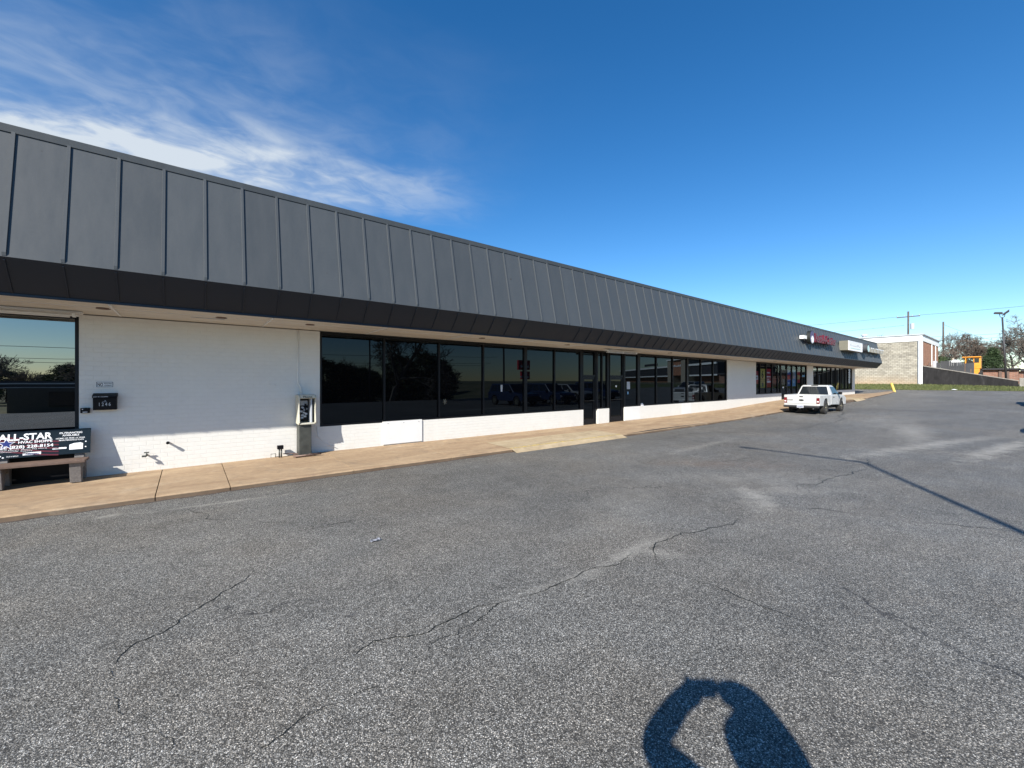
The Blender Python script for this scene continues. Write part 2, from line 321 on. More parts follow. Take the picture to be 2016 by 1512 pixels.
def brick(name, c1, c2, mort, axis=0, bw=0.21, bh=0.075, streak=0.0, streakcol=(0.2, 0.17, 0.12)):
    k = NT(name); q = k.sep(k.pos()); v = k.comb(q[axis], q[2])
    b = k.n('ShaderNodeTexBrick'); b.offset = 0.5; b.inputs['Scale'].default_value = 1; b.inputs['Brick Width'].default_value = bw; b.inputs['Row Height'].default_value = bh
    b.inputs['Mortar Size'].default_value = 0.018 if bh > .1 else 0.008; b.inputs['Color1'].default_value = (*c1, 1); b.inputs['Color2'].default_value = (*c2, 1); b.inputs['Mortar'].default_value = (*mort, 1)
    k.l(v, b.inputs['Vector'])
    g = k.mr(k.noise(v, 1.1, 6, 0.65), 0.3, 0.7, 0.78, 1.2); c = k.mix(1.0, b.outputs['Color'], k.comb(g, g, g), 'MULTIPLY')
    if streak:
        row = k.math('FLOOR', k.math('DIVIDE', q[2], bh)); s = k.noise(k.comb(k.math('MULTIPLY', q[axis], 0.42), k.math('MULTIPLY', row, 0.9)), 1.7, 5, 0.7)
        hi = k.mr(q[2], 2.0, 6.0, 0.25, 1.0)
        c = k.mix(k.math('MULTIPLY', k.math('MULTIPLY', k.mr(s, 0.46, 0.66), hi), streak), c, streakcol)
        lo = k.math('MULTIPLY', k.mr(q[2], 2.9, 1.5), k.mr(k.noise(v, 0.5, 4), 0.3, 0.6, 0.3, 1)); c = k.mix(k.math('MULTIPLY', lo, 0.6), c, (0.46, 0.30, 0.16))
    k.base(c); k.rough(0.9); k.bump(k.math('SUBTRACT', 1.0, b.outputs['Fac']), 0.5, 0.01); return k.m
M['block'] = brick('pale_block', (0.43, 0.395, 0.32), (0.33, 0.30, 0.24), (0.20, 0.18, 0.145), 1, 0.41, 0.205, 0.9, (0.15, 0.135, 0.11))
M['red_brick'] = brick('orange_brick', (0.36, 0.145, 0.075), (0.28, 0.105, 0.055), (0.34, 0.24, 0.17))
M['red_brick_y'] = brick('brown_brick', (0.27, 0.13, 0.085), (0.20, 0.09, 0.06), (0.26, 0.20, 0.16), 1, 0.42, 0.13)
def stained_conc():
    k = NT('blackened_concrete'); p = k.pos()
    a = k.noise(k.mapping(p, (1, 1.6, 0.5)), 1.5, 7, 0.7, 0.4)
    k.base(k.ramp(a, [(0.36, (0.010, 0.009, 0.009)), (0.60, (0.024, 0.022, 0.022)), (0.78, (0.07, 0.067, 0.064))])); k.rough(0.95); k.bump(a, 0.4, 0.03); return k.m
M['stained'] = stained_conc()

# ------------------------------------------------------------ mesh helpers
def wloc(o):
    v = Vector((0, 0, 0))
    while o is not None: v += Vector(o.location); o = o.parent
    return v
def tag(o, label=None, cat=None, group=None, kind=None):
    if label: o['label'] = label
    if cat: o['category'] = cat
    if group: o['group'] = group
    if kind: o['kind'] = kind
    return o
def empty(name, loc, label, cat, group=None, rz=0):
    o = bpy.data.objects.new(name, None); o.empty_display_size = 0.2; col.objects.link(o); o.location = loc; o.rotation_euler = (0, 0, rz)
    return tag(o, label, cat, group)
class MB:
    def __init__(s): s.v = []; s.f = []; s.mi = []; s.cur = 0
    def add(s, vs, fs):
        k = len(s.v); s.v += [tuple(x) for x in vs]; s.f += [tuple(i + k for i in f) for f in fs]; s.mi += [s.cur] * len(fs); return s
    def box(s, x0, x1, y0, y1, z0, z1):
        return s.add([(x0, y0, z0), (x1, y0, z0), (x1, y1, z0), (x0, y1, z0), (x0, y0, z1), (x1, y0, z1), (x1, y1, z1), (x0, y1, z1)],
                     [(0, 3, 2, 1), (4, 5, 6, 7), (0, 1, 5, 4), (1, 2, 6, 5), (2, 3, 7, 6), (3, 0, 4, 7)])
    def quad(s, a, b, c, d): return s.add([a, b, c, d], [(0, 1, 2, 3)])
    def hexa(s, lo, hi):     # two 4-point rings
        return s.add(list(lo) + list(hi), [(0, 3, 2, 1), (4, 5, 6, 7), (0, 1, 5, 4), (1, 2, 6, 5), (2, 3, 7, 6), (3, 0, 4, 7)])
    def prism(s, pts, fn0, fn1):   # polygon extruded between two placements
        n = len(pts); a = [fn0(*p) for p in pts]; b = [fn1(*p) for p in pts]
        return s.add(a + b, [tuple(range(n))[::-1], tuple(range(n, 2 * n))] + [(i, (i + 1) % n, n + (i + 1) % n, n + i) for i in range(n)])
    def tube(s, pts, r, n=8, cap=True):
        pts = [Vector(p) for p in pts]; rs = r if isinstance(r, (list, tuple)) else [r] * len(pts)
        rings = []; k = len(s.v); up = None
        for i, p in enumerate(pts):
            d = (pts[min(i + 1, len(pts) - 1)] - pts[max(i - 1, 0)])
            if d.length < 1e-9: d = Vector((0, 0, 1))
            d.normalize(); ref = Vector((0, 0, 1)) if abs(d.z) < 0.9 else Vector((1, 0, 0))
            a = d.cross(ref).normalized(); b = d.cross(a)
            for j in range(n):
                t = 2 * math.pi * j / n; s.v.append(tuple(p + (a * math.cos(t) + b * math.sin(t)) * rs[i]))
        for i in range(len(pts) - 1):
            for j in range(n):
                s.f.append((k + i * n + j, k + i * n + (j + 1) % n, k + (i + 1) * n + (j + 1) % n, k + (i + 1) * n + j)); s.mi.append(s.cur)
        if cap:
            s.f.append(tuple(k + j for j in range(n))[::-1]); s.f.append(tuple(k + (len(pts) - 1) * n + j for j in range(n))); s.mi += [s.cur] * 2
        return s
    def build(s, name, mats, parent=None, bevel=0, smooth=False, local=False, kind=None, seg=2, keep=False):
        me = bpy.data.meshes.new(name)
        off = wloc(parent) if (parent is not None and not local) else Vector((0, 0, 0))
        me.from_pydata([tuple(Vector(q) - off) for q in s.v], [], s.f)
        for m_ in (mats if isinstance(mats, (list, tuple)) else [mats]): me.materials.append(M[m_] if isinstance(m_, str) else m_)
        for i, q in enumerate(me.polygons): q.material_index = s.mi[i]; q.use_smooth = smooth
        me.validate(); 
        if not keep: bm = bmesh.new(); bm.from_mesh(me); bmesh.ops.recalc_face_normals(bm, faces=bm.faces); bm.to_mesh(me); bm.free()
        o = bpy.data.objects.new(name, me); col.objects.link(o)
        if parent is not None: o.parent = parent
        if bevel:
            b = o.modifiers.new('bevel', 'BEVEL'); b.width = bevel; b.segments = seg; b.limit_method = 'ANGLE'; b.angle_limit = R(40)
        if kind: o['kind'] = kind
        return o
def text_mb(mb, s, org, xd, yd, height, width=None, depth=0.004, bold=0.0, align='LEFT', mirror=False):
    cu = bpy.data.curves.new('t', 'FONT'); cu.body = s; cu.size = 1; cu.extrude = 0.5; cu.offset = bold; cu.resolution_u = 3
    to = bpy.data.objects.new('t', cu); col.objects.link(to); bpy.context.view_layer.update()
    me = bpy.data.meshes.new_from_object(to.evaluated_get(bpy.context.evaluated_depsgraph_get()))
    vs = [v.co.copy() for v in me.vertices]; fs = [tuple(p.vertices) for p in me.polygons]
    bpy.data.objects.remove(to); bpy.data.curves.remove(cu); bpy.data.meshes.remove(me)
    if not vs: return
    x0 = min(v.x for v in vs); x1 = max(v.x for v in vs); y0 = 0; y1 = max(v.y for v in vs)
    sy = height / (y1 - y0); sx = (width / (x1 - x0)) if width else sy
    xd = Vector(xd).normalized(); yd = Vector(yd).normalized(); nd = xd.cross(yd); org = Vector(org)
    w = (x1 - x0) * sx; sh = 0 if align == 'LEFT' else -w / 2
    if mirror: mb.add([org + xd * (w - (v.x - x0) * sx + sh) + yd * (v.y * sy) + nd * ((v.z + 0.5) * depth) for v in vs], fs)
    else: mb.add([org + xd * ((v.x - x0) * sx + sh) + yd * (v.y * sy) + nd * ((v.z + 0.5) * depth) for v in vs], fs)
def copy_tree(o, parent=None):
    c = o.copy(); col.objects.link(c)
    if parent: c.parent = parent
    for ch in list(o.children): copy_tree(ch, c)
    return c
def lerp(tab, x):
    if x <= tab[0][0]: return tab[0][1]
    for (a, b), (c, d) in zip(tab, tab[1:]):
        if x <= c: return b + (d - b) * (x - a) / (c - a)
    return tab[-1][1]
def sstep(a, b, x):
    t = max(0, min(1, (x - a) / (b - a))); return t * t * (3 - 2 * t)

# ------------------------------------------------------------ terrain heights
GT = [(14, 0), (21, .03), (28, .15), (42, .26), (50, .45), (57, .62), (64, .97), (66, 1.05), (72, 1.35), (110, 1.6)]
SWT = [(-12, .09), (-.5, .11), (2.7, .14), (13, .15), (20, .20), (26, .28), (30, .44), (35, .60), (55, .60), (61, .62)]
def gz(x, y):
    z = lerp(GT, x) - 0.02 * max(0, min(3, 9 - y)) * sstep(18, 26, x) * (1 - sstep(40, 60, x)) + .018 * math.sin(x * .31 + .4) * math.sin(y * .42 + 1.0) * (1 if y < 8 else 0) * sstep(3, 8, x)
    w = sstep(-14, -42, y) * (1 - sstep(50, 80, x))
    if y < 0: z = z * (1 - w) + -2.6 * w
    return z
def swz(x): return lerp(SWT, x)
def curbz(x): return max(gz(x, 9.0) + 0.085, swz(x) - 0.13 if x > 30 else 0)

def sheet(name, mat, xs, ys, fn, **kw):
    mb = MB(); nx, ny = len(xs), len(ys)
    mb.add([(x, y, fn(x, y)) for y in ys for x in xs], [(j * nx + i, j * nx + i + 1, (j + 1) * nx + i + 1, (j + 1) * nx + i) for j in range(ny - 1) for i in range(nx - 1)])
    return mb.build(name, mat, smooth=True, **kw)
def rng(a, b, st): 
    n = max(1, round((b - a) / st)); return [a + (b - a) * i / n for i in range(n + 1)]
lot = sheet('parking_lot', 'asphalt', rng(-40, 64, .8), rng(-44, 9.1, .7) + rng(9.6, 34, 1.2), lambda x, y: gz(x, y) if (x > 56 or y < 9.2) else gz(x, y) - 0.0, kind='structure')
sheet('ground', 'soil', [-2500, -800, -300, -120] + rng(-60, 130, 3) + [200, 400, 900, 2500], [-2500, -800, -300, -120] + rng(-60, 60, 3) + [120, 400, 900, 2500],
      lambda x, y: gz(x, y) - 0.06 - (0.5 if max(abs(x), abs(y)) > 300 else 0), kind='structure')
# grass bank between the lot and the block building
def bank(x, y): 
    t = sstep(64.0, 70.2, x); top = 1.36 + .21 * max(0, min(1, (y - .65) / 7.4))
    return gz(64, y) + .012 + (top - gz(64, y)) * t
sheet('grass_bank', 'grass', rng(64.0, 71.0, .5), rng(-30, 34, 1.0), bank, kind='structure')
random.seed(5)
mb = MB()
for i in range(15000):
    x = 64.0 + 6.1 * random.random() ** 1.0; y = -14 + 36 * random.random(); z = bank(x, y); h = .04 + .11 * random.random(); a = random.random() * 6.28; w = .035
    if x < 64.4: h *= .5
    mb.add([(x - w * math.cos(a), y - w * math.sin(a), z), (x + w * math.cos(a), y + w * math.sin(a), z), (x + random.uniform(-.05, .05), y + random.uniform(-.05, .05), z + h)], [(0, 1, 2)])
g_ = mb.build('grass', 'grass', kind='stuff'); tag(g_, 'short green grass on the bank below the block building', 'grass')

# cracks: thin dark ragged strips lying on the asphalt
CR = [[(0.55,2.69),(0.73,2.66),(1.03,2.64),(1.33,2.75),(1.45,2.82),(1.66,2.79),(2.23,2.95),(2.54,2.88),(3.0,2.87),(3.56,2.8),(4.1,2.87)],
 [(0.81,3.09),(0.96,3.05),(1.11,3.12),(1.33,3.01),(1.5,2.96),(1.64,3.0),(1.89,3.01),(2.23,2.95)], [(-0.0,8.15),(0.2,7.39),(1.12,6.45),(1.09,6.1)], [(1.16,6.02),(1.55,6.03),(1.9,6.05),(2.24,6.06)],
 [(0.6,5.12),(0.11,4.58),(-0.31,4.23),(-0.4,4.05),(-0.43,3.79),(-0.42,3.72)], [(-0.38,3.7),(-0.34,3.48),(-0.32,3.27)], [(0.23,2.57),(0.38,2.61),(0.55,2.68),(0.72,2.62)],
 [(4.19,2.55),(3.96,2.27),(4.01,1.83),(3.98,1.46),(4.0,1.2),(3.99,1.07)], [(6.82,2.65),(7.34,2.41),(7.9,1.58),(8.01,1.21),(8.36,.54),(8.63,.06)], [(4.05,2.5),(4.51,2.85),(5.07,2.83),(5.57,2.67),(6.33,2.6)],
 [(9.97,4.79),(10.52,4.67),(11.81,4.34)], [(10.26,4.56),(9.95,3.66),(9.82,3.04)], [(14.0,2.6),(12.38,2.27),(10.93,2.45),(9.8,2.51),(8.48,2.62)], [(-0.18,3.12),(-0.07,2.97),(-0.07,2.75)], [(-0.35,3.13),(-0.25,3.14),(-0.16,3.09)],
 [(11.14,1.99),(12.28,1.69),(12.96,.83),(14.24,.46)], [(13.0,7.9),(17.2,6.7),(21.2,5.9),(26.1,5.8),(32.0,6.2)], [(40.27,3.52),(39.44,1.89),(35.84,.14)], [(1.69,2.85),(1.93,2.84),(2.04,2.95)], [(3.02,2.82),(3.2,2.64),(3.27,2.64)]]
random.seed(11); mb = MB()
def rough_line(a, b, L, out):
    d = math.hypot(b[0] - a[0], b[1] - a[1])
    if d < L: out.append(b); return
    k_ = .075 * d; m = ((a[0] + b[0]) / 2 + random.gauss(0, k_), (a[1] + b[1]) / 2 + random.gauss(0, k_))
    rough_line(a, m, L, out); rough_line(m, b, L, out)
for li, line in enumerate(CR):
    pts = [line[0]]
    for a, b in zip(line, line[1:]): rough_line(a, b, .012 + .003 * math.hypot(*a), pts)
    prev = None; n = len(pts); amp = 1.0
    for i in range(1, n - 1):
        x, y = pts[i]; dx, dy = pts[i + 1][0] - pts[i - 1][0], pts[i + 1][1] - pts[i - 1][1]; L = math.hypot(dx, dy) or 1; nx_, ny_ = -dy / L, dx / L
        amp = max(.36, min(1.6, amp + random.gauss(0, .16))); ends = min(1, (i + 3) / 25, (n - i + 3) / 25)
        w = .0022 * amp * ends * (.5 + random.random()) * (1 + .17 * math.hypot(x, y))
        if amp < .40 and random.random() < .5: prev = None; continue
        z = gz(x, y) + .004; cur = ((x - nx_ * w, y - ny_ * w, z), (x + nx_ * w, y + ny_ * w, z))
        if prev: mb.quad(prev[0], cur[0], cur[1], prev[1])
        prev = cur
mb.build('crack', 'print_black', lot)

# sidewalk slabs with open joints, curb face, two curb ramps
joints = [-12, -9.6, -7.2, -4.8, -2.9, -.43, .60, 2.80, 5.2, 7.1, 9.6, 12.16, 14.6, 17, 19.4, 21.8, 24.2, 26.6, 29, 31.4, 33.8, 36.2, 38.6, 41, 43.2, 46.4, 48.8, 51.2, 53.6, 56, 58.4, 60.6]
mb = MB(); g = .007
for a, b in zip(joints, joints[1:]):
    xs = [a + g] + [q for q in rng(a, b, .8)[1:-1]] + [b - g]
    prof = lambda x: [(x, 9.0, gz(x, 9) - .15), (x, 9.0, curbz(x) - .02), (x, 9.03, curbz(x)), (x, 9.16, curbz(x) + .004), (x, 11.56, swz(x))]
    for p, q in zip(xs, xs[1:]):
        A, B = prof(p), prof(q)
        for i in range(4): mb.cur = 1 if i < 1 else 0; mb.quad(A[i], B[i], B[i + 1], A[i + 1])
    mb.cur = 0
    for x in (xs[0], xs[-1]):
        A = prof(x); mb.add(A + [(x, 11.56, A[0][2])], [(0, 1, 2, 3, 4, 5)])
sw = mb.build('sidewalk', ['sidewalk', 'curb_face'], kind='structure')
mb = MB(); random.seed(15); x = -12; pw = .03
while x < 60:
    st_ = .05 + .004 * abs(x) ; w = max(.008, min(.07, pw + random.gauss(0, .011)))
    mb.quad((x, 9.0 - pw, gz(x, 9) + .005), (x + st_, 9.0 - w, gz(x + st_, 9) + .005), (x + st_, 9.0, gz(x + st_, 9) + .007), (x, 9.0, gz(x, 9) + .007)); x += st_; pw = w
mb.build('gutter_grime', 'grime', sw)
mb = MB()
mb.quad((-12, 9.02, .0), (60.5, 9.02, .25), (60.5, 12, .25), (-12, 12, .0)); mb.build('joint_bed', 'rubber', sw)
def ramp(x0, x1, yb, name):
    mb = MB(); xs = rng(x0, x1, .5)
    def top(x, y):
        e = min(1, (x - x0) / .5, (x1 - x) / .5); zc = curbz(x); t = (y - 9.03) / (yb - 9.03)
        z0 = (zc + .008) * (1 - e) + (gz(x, 9) + .03) * e
        z0 = zc + .008
        return z0 + (swz(x) + .006 - z0) * (y - 9.03) / (11.56 - 9.03)
    for p, q in zip(xs, xs[1:]):
        mb.quad((p, 9.03, top(p, 9.03)), (q, 9.03, top(q, 9.03)), (q, yb, top(q, yb)), (p, yb, top(p, yb)))
        mb.quad((p, 8.78, gz(p, 8.9) + .006), (q, 8.78, gz(q, 8.9) + .006), (q, 9.03, top(q, 9.03)), (p, 9.03, top(p, 9.03)))
    o = mb.build(name, 'curb_ramp', sw); 
    mb = MB()
    random.seed(3)
    for p, q in zip(xs, xs[1:]):
        for k_ in range(8):
            a = p + (q - p) * k_ / 8; b = a + (q - p) / 8 * random.uniform(.5, 1.0); w = random.uniform(.03, .09)
            mb.quad((a, 9.04, top(a, 9.04) + .004), (b, 9.04, top(b, 9.04) + .004), (b, 9.04 + w, top(b, 9.04 + w) + .004), (a, 9.04 + w, top(a, 9.04 + w) + .004))
    mb.build('yellow_edge', 'yellow_paint', o)
ramp(7.12, 12.14, 10.25, 'curb_ramp'); ramp(43.25, 46.35, 10.1, 'curb_ramp')

# ------------------------------------------------------------ the shopping centre
YW, ZS = 11.5, 3.294
bld = empty('shopping_center', (22, 11.5, 0), 'long white brick strip mall with slate grey metal fascia over dark shopfronts', 'building')
def wallbox(mb, x0, x1, top, y0=YW, y1=YW + .2): mb.box(x0, x1, y0, y1, -.15, top)
mb = MB()
for x0, x1, t_ in [(-1.67, 2.70, ZS), (2.70, 12.90, .80), (13.84, 14.59, .79), (15.72, 26.02, .80), (26.02, 30.29, ZS), (30.29, 34.91, 1.07), (40.65, 42.21, ZS), (42.21, 54.82, 1.08), (54.82, 55.84, ZS), (-12, -9.0, ZS)]:
    wallbox(mb, x0, x1, t_)
mb.box(55.64, 55.84, 11.7, 34, -.1, ZS); mb.box(-12, 55.84, 34, 34.2, -.1, 5.6); 
mb.build('wall', 'white_brick', bld)
for x0, x1, z0, z1 in [(4.37, 5.59, .17, .83), (15.72, 16.90, .19, .795), (20.7, 21.65, .22, .795)]:
    mb = MB(); mb.box(x0, x1, YW - (.035 if x0 < 5 else .006), YW + .002, z0, z1)
    pp = mb.build('patch_panel', 'white_plaster', bld, bevel=.004)
    if x0 < 5:
        for x, z in [(4.52, .77), (5.0, .77), (5.48, .77)]:
            mb = MB(); mb.box(x - .008, x + .008, YW - .042, YW - .034, z - .008, z + .008); mb.build('screw', 'steel', pp)
# fascia profile
XA, XB = -12.0, 56.6
FB, FM, FT = (9.83, 3.36), (9.42, 3.845), (9.88, 5.96)
mb = MB()
mb.quad((XA, FM[0], FM[1]), (XB, FM[0], FM[1]), (XB, FT[0], FT[1]), (XA, FT[0], FT[1]))
nrm = Vector((0, -(FT[1] - FM[1]), FT[0] - FM[0])).normalized()
def rib(mb, x, P, Q, w=.026, h=.036, h0=.005):
    n = Vector((0, -(Q[1] - P[1]), (Q[0] - P[0]))).normalized()
    a = Vector((0, P[0], P[1])); b = Vector((0, Q[0], Q[1]))
    a1 = a + (b - a).normalized() * .05
    lo = [Vector((x + s, 0, 0)) + a + n * k_ for s, k_ in ((-w, -.004), (w, -.004), (w * .8, h0), (-w * .8, h0))]
    md = [Vector((x + s, 0, 0)) + a1 + n * k_ for s, k_ in ((-w, -.004), (w, -.004), (w * .8, h), (-w * .8, h))]
    mb.hexa(lo, md); lo = md
    hi = [Vector((x + s, 0, 0)) + b + n * k_ for s, k_ in ((-w, -.004), (w, -.004), (w * .8, h), (-w * .8, h))]
    mb.hexa(lo, hi)
xr = []; x = -1.545 - .601 * 17
while x < XB - .1: xr.append(x); x += .601
random.seed(2)
FM2 = (FM[0] + .003, FM[1] + .012); FM3 = (FM[0] + .03, FM[1] - .035)
for x in xr: rib(mb, x + random.uniform(-.006, .006), FM2, FT, w=.026 if x < 20 else .018, h=.021 if x < 20 else .018)
# the returned end of the fascia
mb.add([(XB, FM[0], FM[1]), (XB, FT[0], FT[1]), (XB, 12.3, FT[1]), (XB, 12.3, FM[1])], [(0, 1, 2, 3)])
up = mb.build('fascia_panel', 'panel', bld)
mb = MB()
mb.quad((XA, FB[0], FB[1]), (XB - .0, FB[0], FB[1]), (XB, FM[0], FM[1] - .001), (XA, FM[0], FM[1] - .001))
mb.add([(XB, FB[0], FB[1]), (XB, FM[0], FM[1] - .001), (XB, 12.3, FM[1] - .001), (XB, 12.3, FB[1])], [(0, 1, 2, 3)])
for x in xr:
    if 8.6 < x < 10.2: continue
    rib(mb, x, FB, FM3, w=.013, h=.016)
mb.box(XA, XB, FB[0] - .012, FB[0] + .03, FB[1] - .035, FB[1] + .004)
M['panel_shaded'] = simple('slate_metal_shaded', (0.0060, 0.0120, 0.0220), 0.5, var=0.06)  # fascia metal with the shade of its downward face put into the colour
mb.build('fascia_underside', 'panel_shaded', bld)
mb = MB()   # drip edge at the fold and the coping
mb.prism([(FT[0] - .035, FT[1] - .085), (FT[0] - .045, FT[1] + .03), (FT[0] + .30, FT[1] + .03), (FT[0] + .30, FT[1] + .0), (FT[0] + .0, FT[1] + .0), (FT[0] - .018, FT[1] - .085)], lambda a, b: (XA, a, b), lambda a, b: (XB + .02, a, b))
mb.build('coping', 'panel', bld)
mb = MB()
mb.hexa([(XA, FB[0] + .03, FB[1] + .002), (XB - .01, FB[0] + .03, FB[1] + .002), (XB - .01, 12.2, ZS), (XA, 12.2, ZS)], [(XA, FB[0] + .03, FB[1] + .03), (XB - .01, FB[0] + .03, FB[1] + .03), (XB - .01, 12.2, ZS + .03), (XA, 12.2, ZS + .03)])
mb.build('soffit', 'soffit', bld)
def sof(y): return FB[1] + (ZS - FB[1]) * (y - FB[0]) / (12.2 - FB[0])
mb = MB()    # soffit board joints: shallow cover strips
for x in rng(-11, 56, 2.44): mb.box(x - .012, x + .012, 9.88, 11.5, sof(11.5) - .006, sof(9.88) + .0)
for y in (10.55,): mb.hexa([(XA, y, sof(y) - .004), (XB - .1, y, sof(y) - .004), (XB - .1, y + .02, sof(y) - .004), (XA, y + .02, sof(y) - .004)], [(XA, y, sof(y) + .002), (XB - .1, y, sof(y) + .002), (XB - .1, y + .02, sof(y) + .002), (XA, y + .02, sof(y) + .002)])
mb.build('cover_strip', 'white_plaster', bld)
for x in (-1.23, .55, 2.27, 7.2, 11, 18, 24, 31, 38, 45, 52):
    mb = MB(); y = 10.6; ring = [(x + .1 * math.cos(a), y + .1 * math.sin(a), sof(y) - .012) for a in [i * math.pi / 8 for i in range(16)]]
    mb.add(ring + [(p[0], p[1], sof(y) + .01) for p in ring], [tuple(range(16))[::-1]] + [(i, (i + 1) % 16, 16 + (i + 1) % 16, 16 + i) for i in range(16)])
    mb.build('recessed_light', 'wood_brown', bld)
mb = MB(); mb.box(.05, .62, 10.80, 10.84, sof(10.82) - .008, sof(10.82) + .01); mb.build('soffit_vent', 'print_grey', bld)
mb = MB(); mb.quad((XA, 10.1, FT[1] - .05), (XB, 10.1, FT[1] - .05), (XB, 34.2, 5.6), (XA, 34.2, 5.6)); mb.build('roof', 'roof', bld)
mb = MB(); mb.box(XA, XB - .3, 11.9, 12.1, ZS + .03, FT[1] - .1); mb.build('parapet_back', 'roof', bld)

# storefronts: frame meshes with a pane mesh per light
def pane(mb, x0, x1, y, z0, z1): mb.quad((x0, y, z0), (x1, y, z0), (x1, y, z1), (x0, y, z1))
def storefront(xs, wide, z0f, zt, glassm, name='storefront', z0s=None, yf=YW + .03, fr='dark_frame'):
    mb = MB()
    for i, x in enumerate(xs):
        w = wide.get(i, .028); zb = (z0s[min(i, len(z0s) - 1)] if z0s else z0f) 
        mb.box(x - w, x + w, yf, yf + .13, zb, zt)
    for i, (a, b) in enumerate(zip(xs, xs[1:])):
        zb = z0s[i] if z0s else z0f; wa = wide.get(i, .028); wb = wide.get(i + 1, .028)
        mb.box(a + wa, b - wb, yf + .003, yf + .127, zb, zb + .055); mb.box(a + wa, b - wb, yf + .003, yf + .127, zt - .06, zt)
    f = mb.build(name, fr, bld)
    for i, (a, b) in enumerate(zip(xs, xs[1:])):
        if z0s and z0s[i] < .5 and name != 'shop_window': continue
        zb = z0s[i] if z0s else z0f; wa = wide.get(i, .028); wb = wide.get(i + 1, .028)
        mb = MB(); pane(mb, a + wa, b - wb, yf + .055, zb + .055, zt - .06); mb.build('glass_pane', glassm, f, keep=True)
    return f
def door(x0, x1, zb, zt=2.16, top=ZS, glassm='glass_dark', push=True):
    mb = MB(); y = YW + .03
    mb.box(x0 - .04, x0, y - .004, y + .134, zb, top); mb.box(x1, x1 + .04, y - .004, y + .134, zb, top)
    mb.box(x0, x1, y, y + .13, zt, zt + .09); mb.box(x0, x1, y, y + .13, top - .06, top)
    mb.box(x0 + .004, x0 + .07, y + .02, y + .08, zb + .01, zt - .005); mb.box(x1 - .07, x1 - .004, y + .02, y + .08, zb + .01, zt - .005)
    mb.box(x0 + .07, x1 - .07, y + .02, y + .08, zb + .01, zb + .22); mb.box(x0 + .07, x1 - .07, y + .02, y + .08, zt - .10, zt - .005)
    d = mb.build('door', 'dark_frame', bld)
    mb = MB(); pane(mb, x0 + .07, x1 - .07, y + .045, zb + .22, zt - .10); mb.build('glass_pane', glassm, d, keep=True)
    mb = MB(); pane(mb, x0, x1, y + .055, zt + .09, top - .06); mb.build('transom_pane', glassm, d, keep=True)
    mb = MB(); mb.tube([(x0 + .07, y + .02, zb + 1.0), (x0 + .07, y - .03, zb + 1.0), (x1 - .07, y - .03, zb + 1.0), (x1 - .07, y + .02, zb + 1.0)], .012, 8); mb.build('handle', 'steel', d)
    return d
storefront([-8.97, -5.3, -1.70], {0: .03, 2: .03}, .93, ZS - .02, 'glass_mirror')
mb = MB(); mb.box(-9.0, -1.67, YW + .05, YW + .15, .0, .925); mb.build('base_panel', 'black', bld)
storefront([2.73, 4.44, 6.21, 7.9, 9.78, 11.28, 12.82], {4: .07, 6: .07}, .80, ZS - .01, 'glass_dark')
door(12.93, 13.66, .16); 
storefront([13.82, 14.16, 14.55], {0: .06, 2: .06}, .79, ZS - .01, 'glass_dark')
door(14.70, 15.60, .17)
storefront([15.75, 16.86, 18.36, 19.87, 21.36, 22.84, 24.29, 25.98], {0: .05, 1: .10, 4: .07}, .80, ZS - .01, 'glass_dark')
storefront([30.33, 31.1, 32.18, 33.25, 34.3, 34.88], {}, 1.07, ZS - .01, 'glass_clear')
door(34.96, 36.1, .60, 2.75, glassm='glass_clear')
storefront([36.2, 37.25, 38.4, 39.5, 40.61], {}, .98, ZS - .01, 'glass_clear')
mb = MB(); wallbox(mb, 36.16, 40.65, .98); mb.build('wall', 'white_brick', bld)
storefront([42.25, 43.6, 45.0, 46.3, 47.6, 49.1, 50.6, 52.2, 53.5, 54.78], {}, 1.08, ZS - .01, 'glass_clear')
# dim rooms behind the two clear-glazed shops
mb = MB()
for a, b in ((30.2, 41.6), (41.7, 55.6)):
    y0, y1, z0, z1 = 11.72, 17.0, .58, ZS - .002
    mb.quad((a, y0, z0), (b, y0, z0), (b, y1, z0), (a, y1, z0)); mb.quad((a, y1, z0), (b, y1, z0), (b, y1, z1), (a, y1, z1)); mb.quad((a, y0, z0), (a, y1, z0), (a, y1, z1), (a, y0, z1)); mb.quad((b, y0, z0), (b, y1, z0), (b, y1, z1), (b, y0, z1))
    mb.quad((a, y0, z1 + .06), (b, y0, z1 + .06), (b, y1, z1 + .06), (a, y1, z1 + .06))
mb.build('shop_interior', 'interior', bld)
random.seed(8)
# rows of pale upright slats inside the far shop
mb = MB()
for a, b in ((48.3, 49.0), (50.9, 51.5), (52.6, 53.0), (53.8, 54.3)):
    x = a; mb = MB()
    while x < b: mb.box(x, x + .09, 11.82 + .02 * (int(x * 20) % 2), 11.83 + .02 * (int(x * 20) % 2), 1.25, 3.15); x += .10
    mb.build('vertical_slat', 'stucco', bld)
# white goods and stands glimpsed inside
for i, (x, z, w, h) in enumerate([(43.3, 2.5, .12, .35), (44.2, 2.1, .15, .6), (45.6, 1.9, .18, .7), (46.7, 2.4, .1, .4), (48.0, 1.7, .2, .9), (39.9, 2.0, .12, .8)]):
    mb = MB(); mb.box(x, x + w, 12.6, 12.65, z, z + h); mb.build('display_card', 'print_grey', bld)

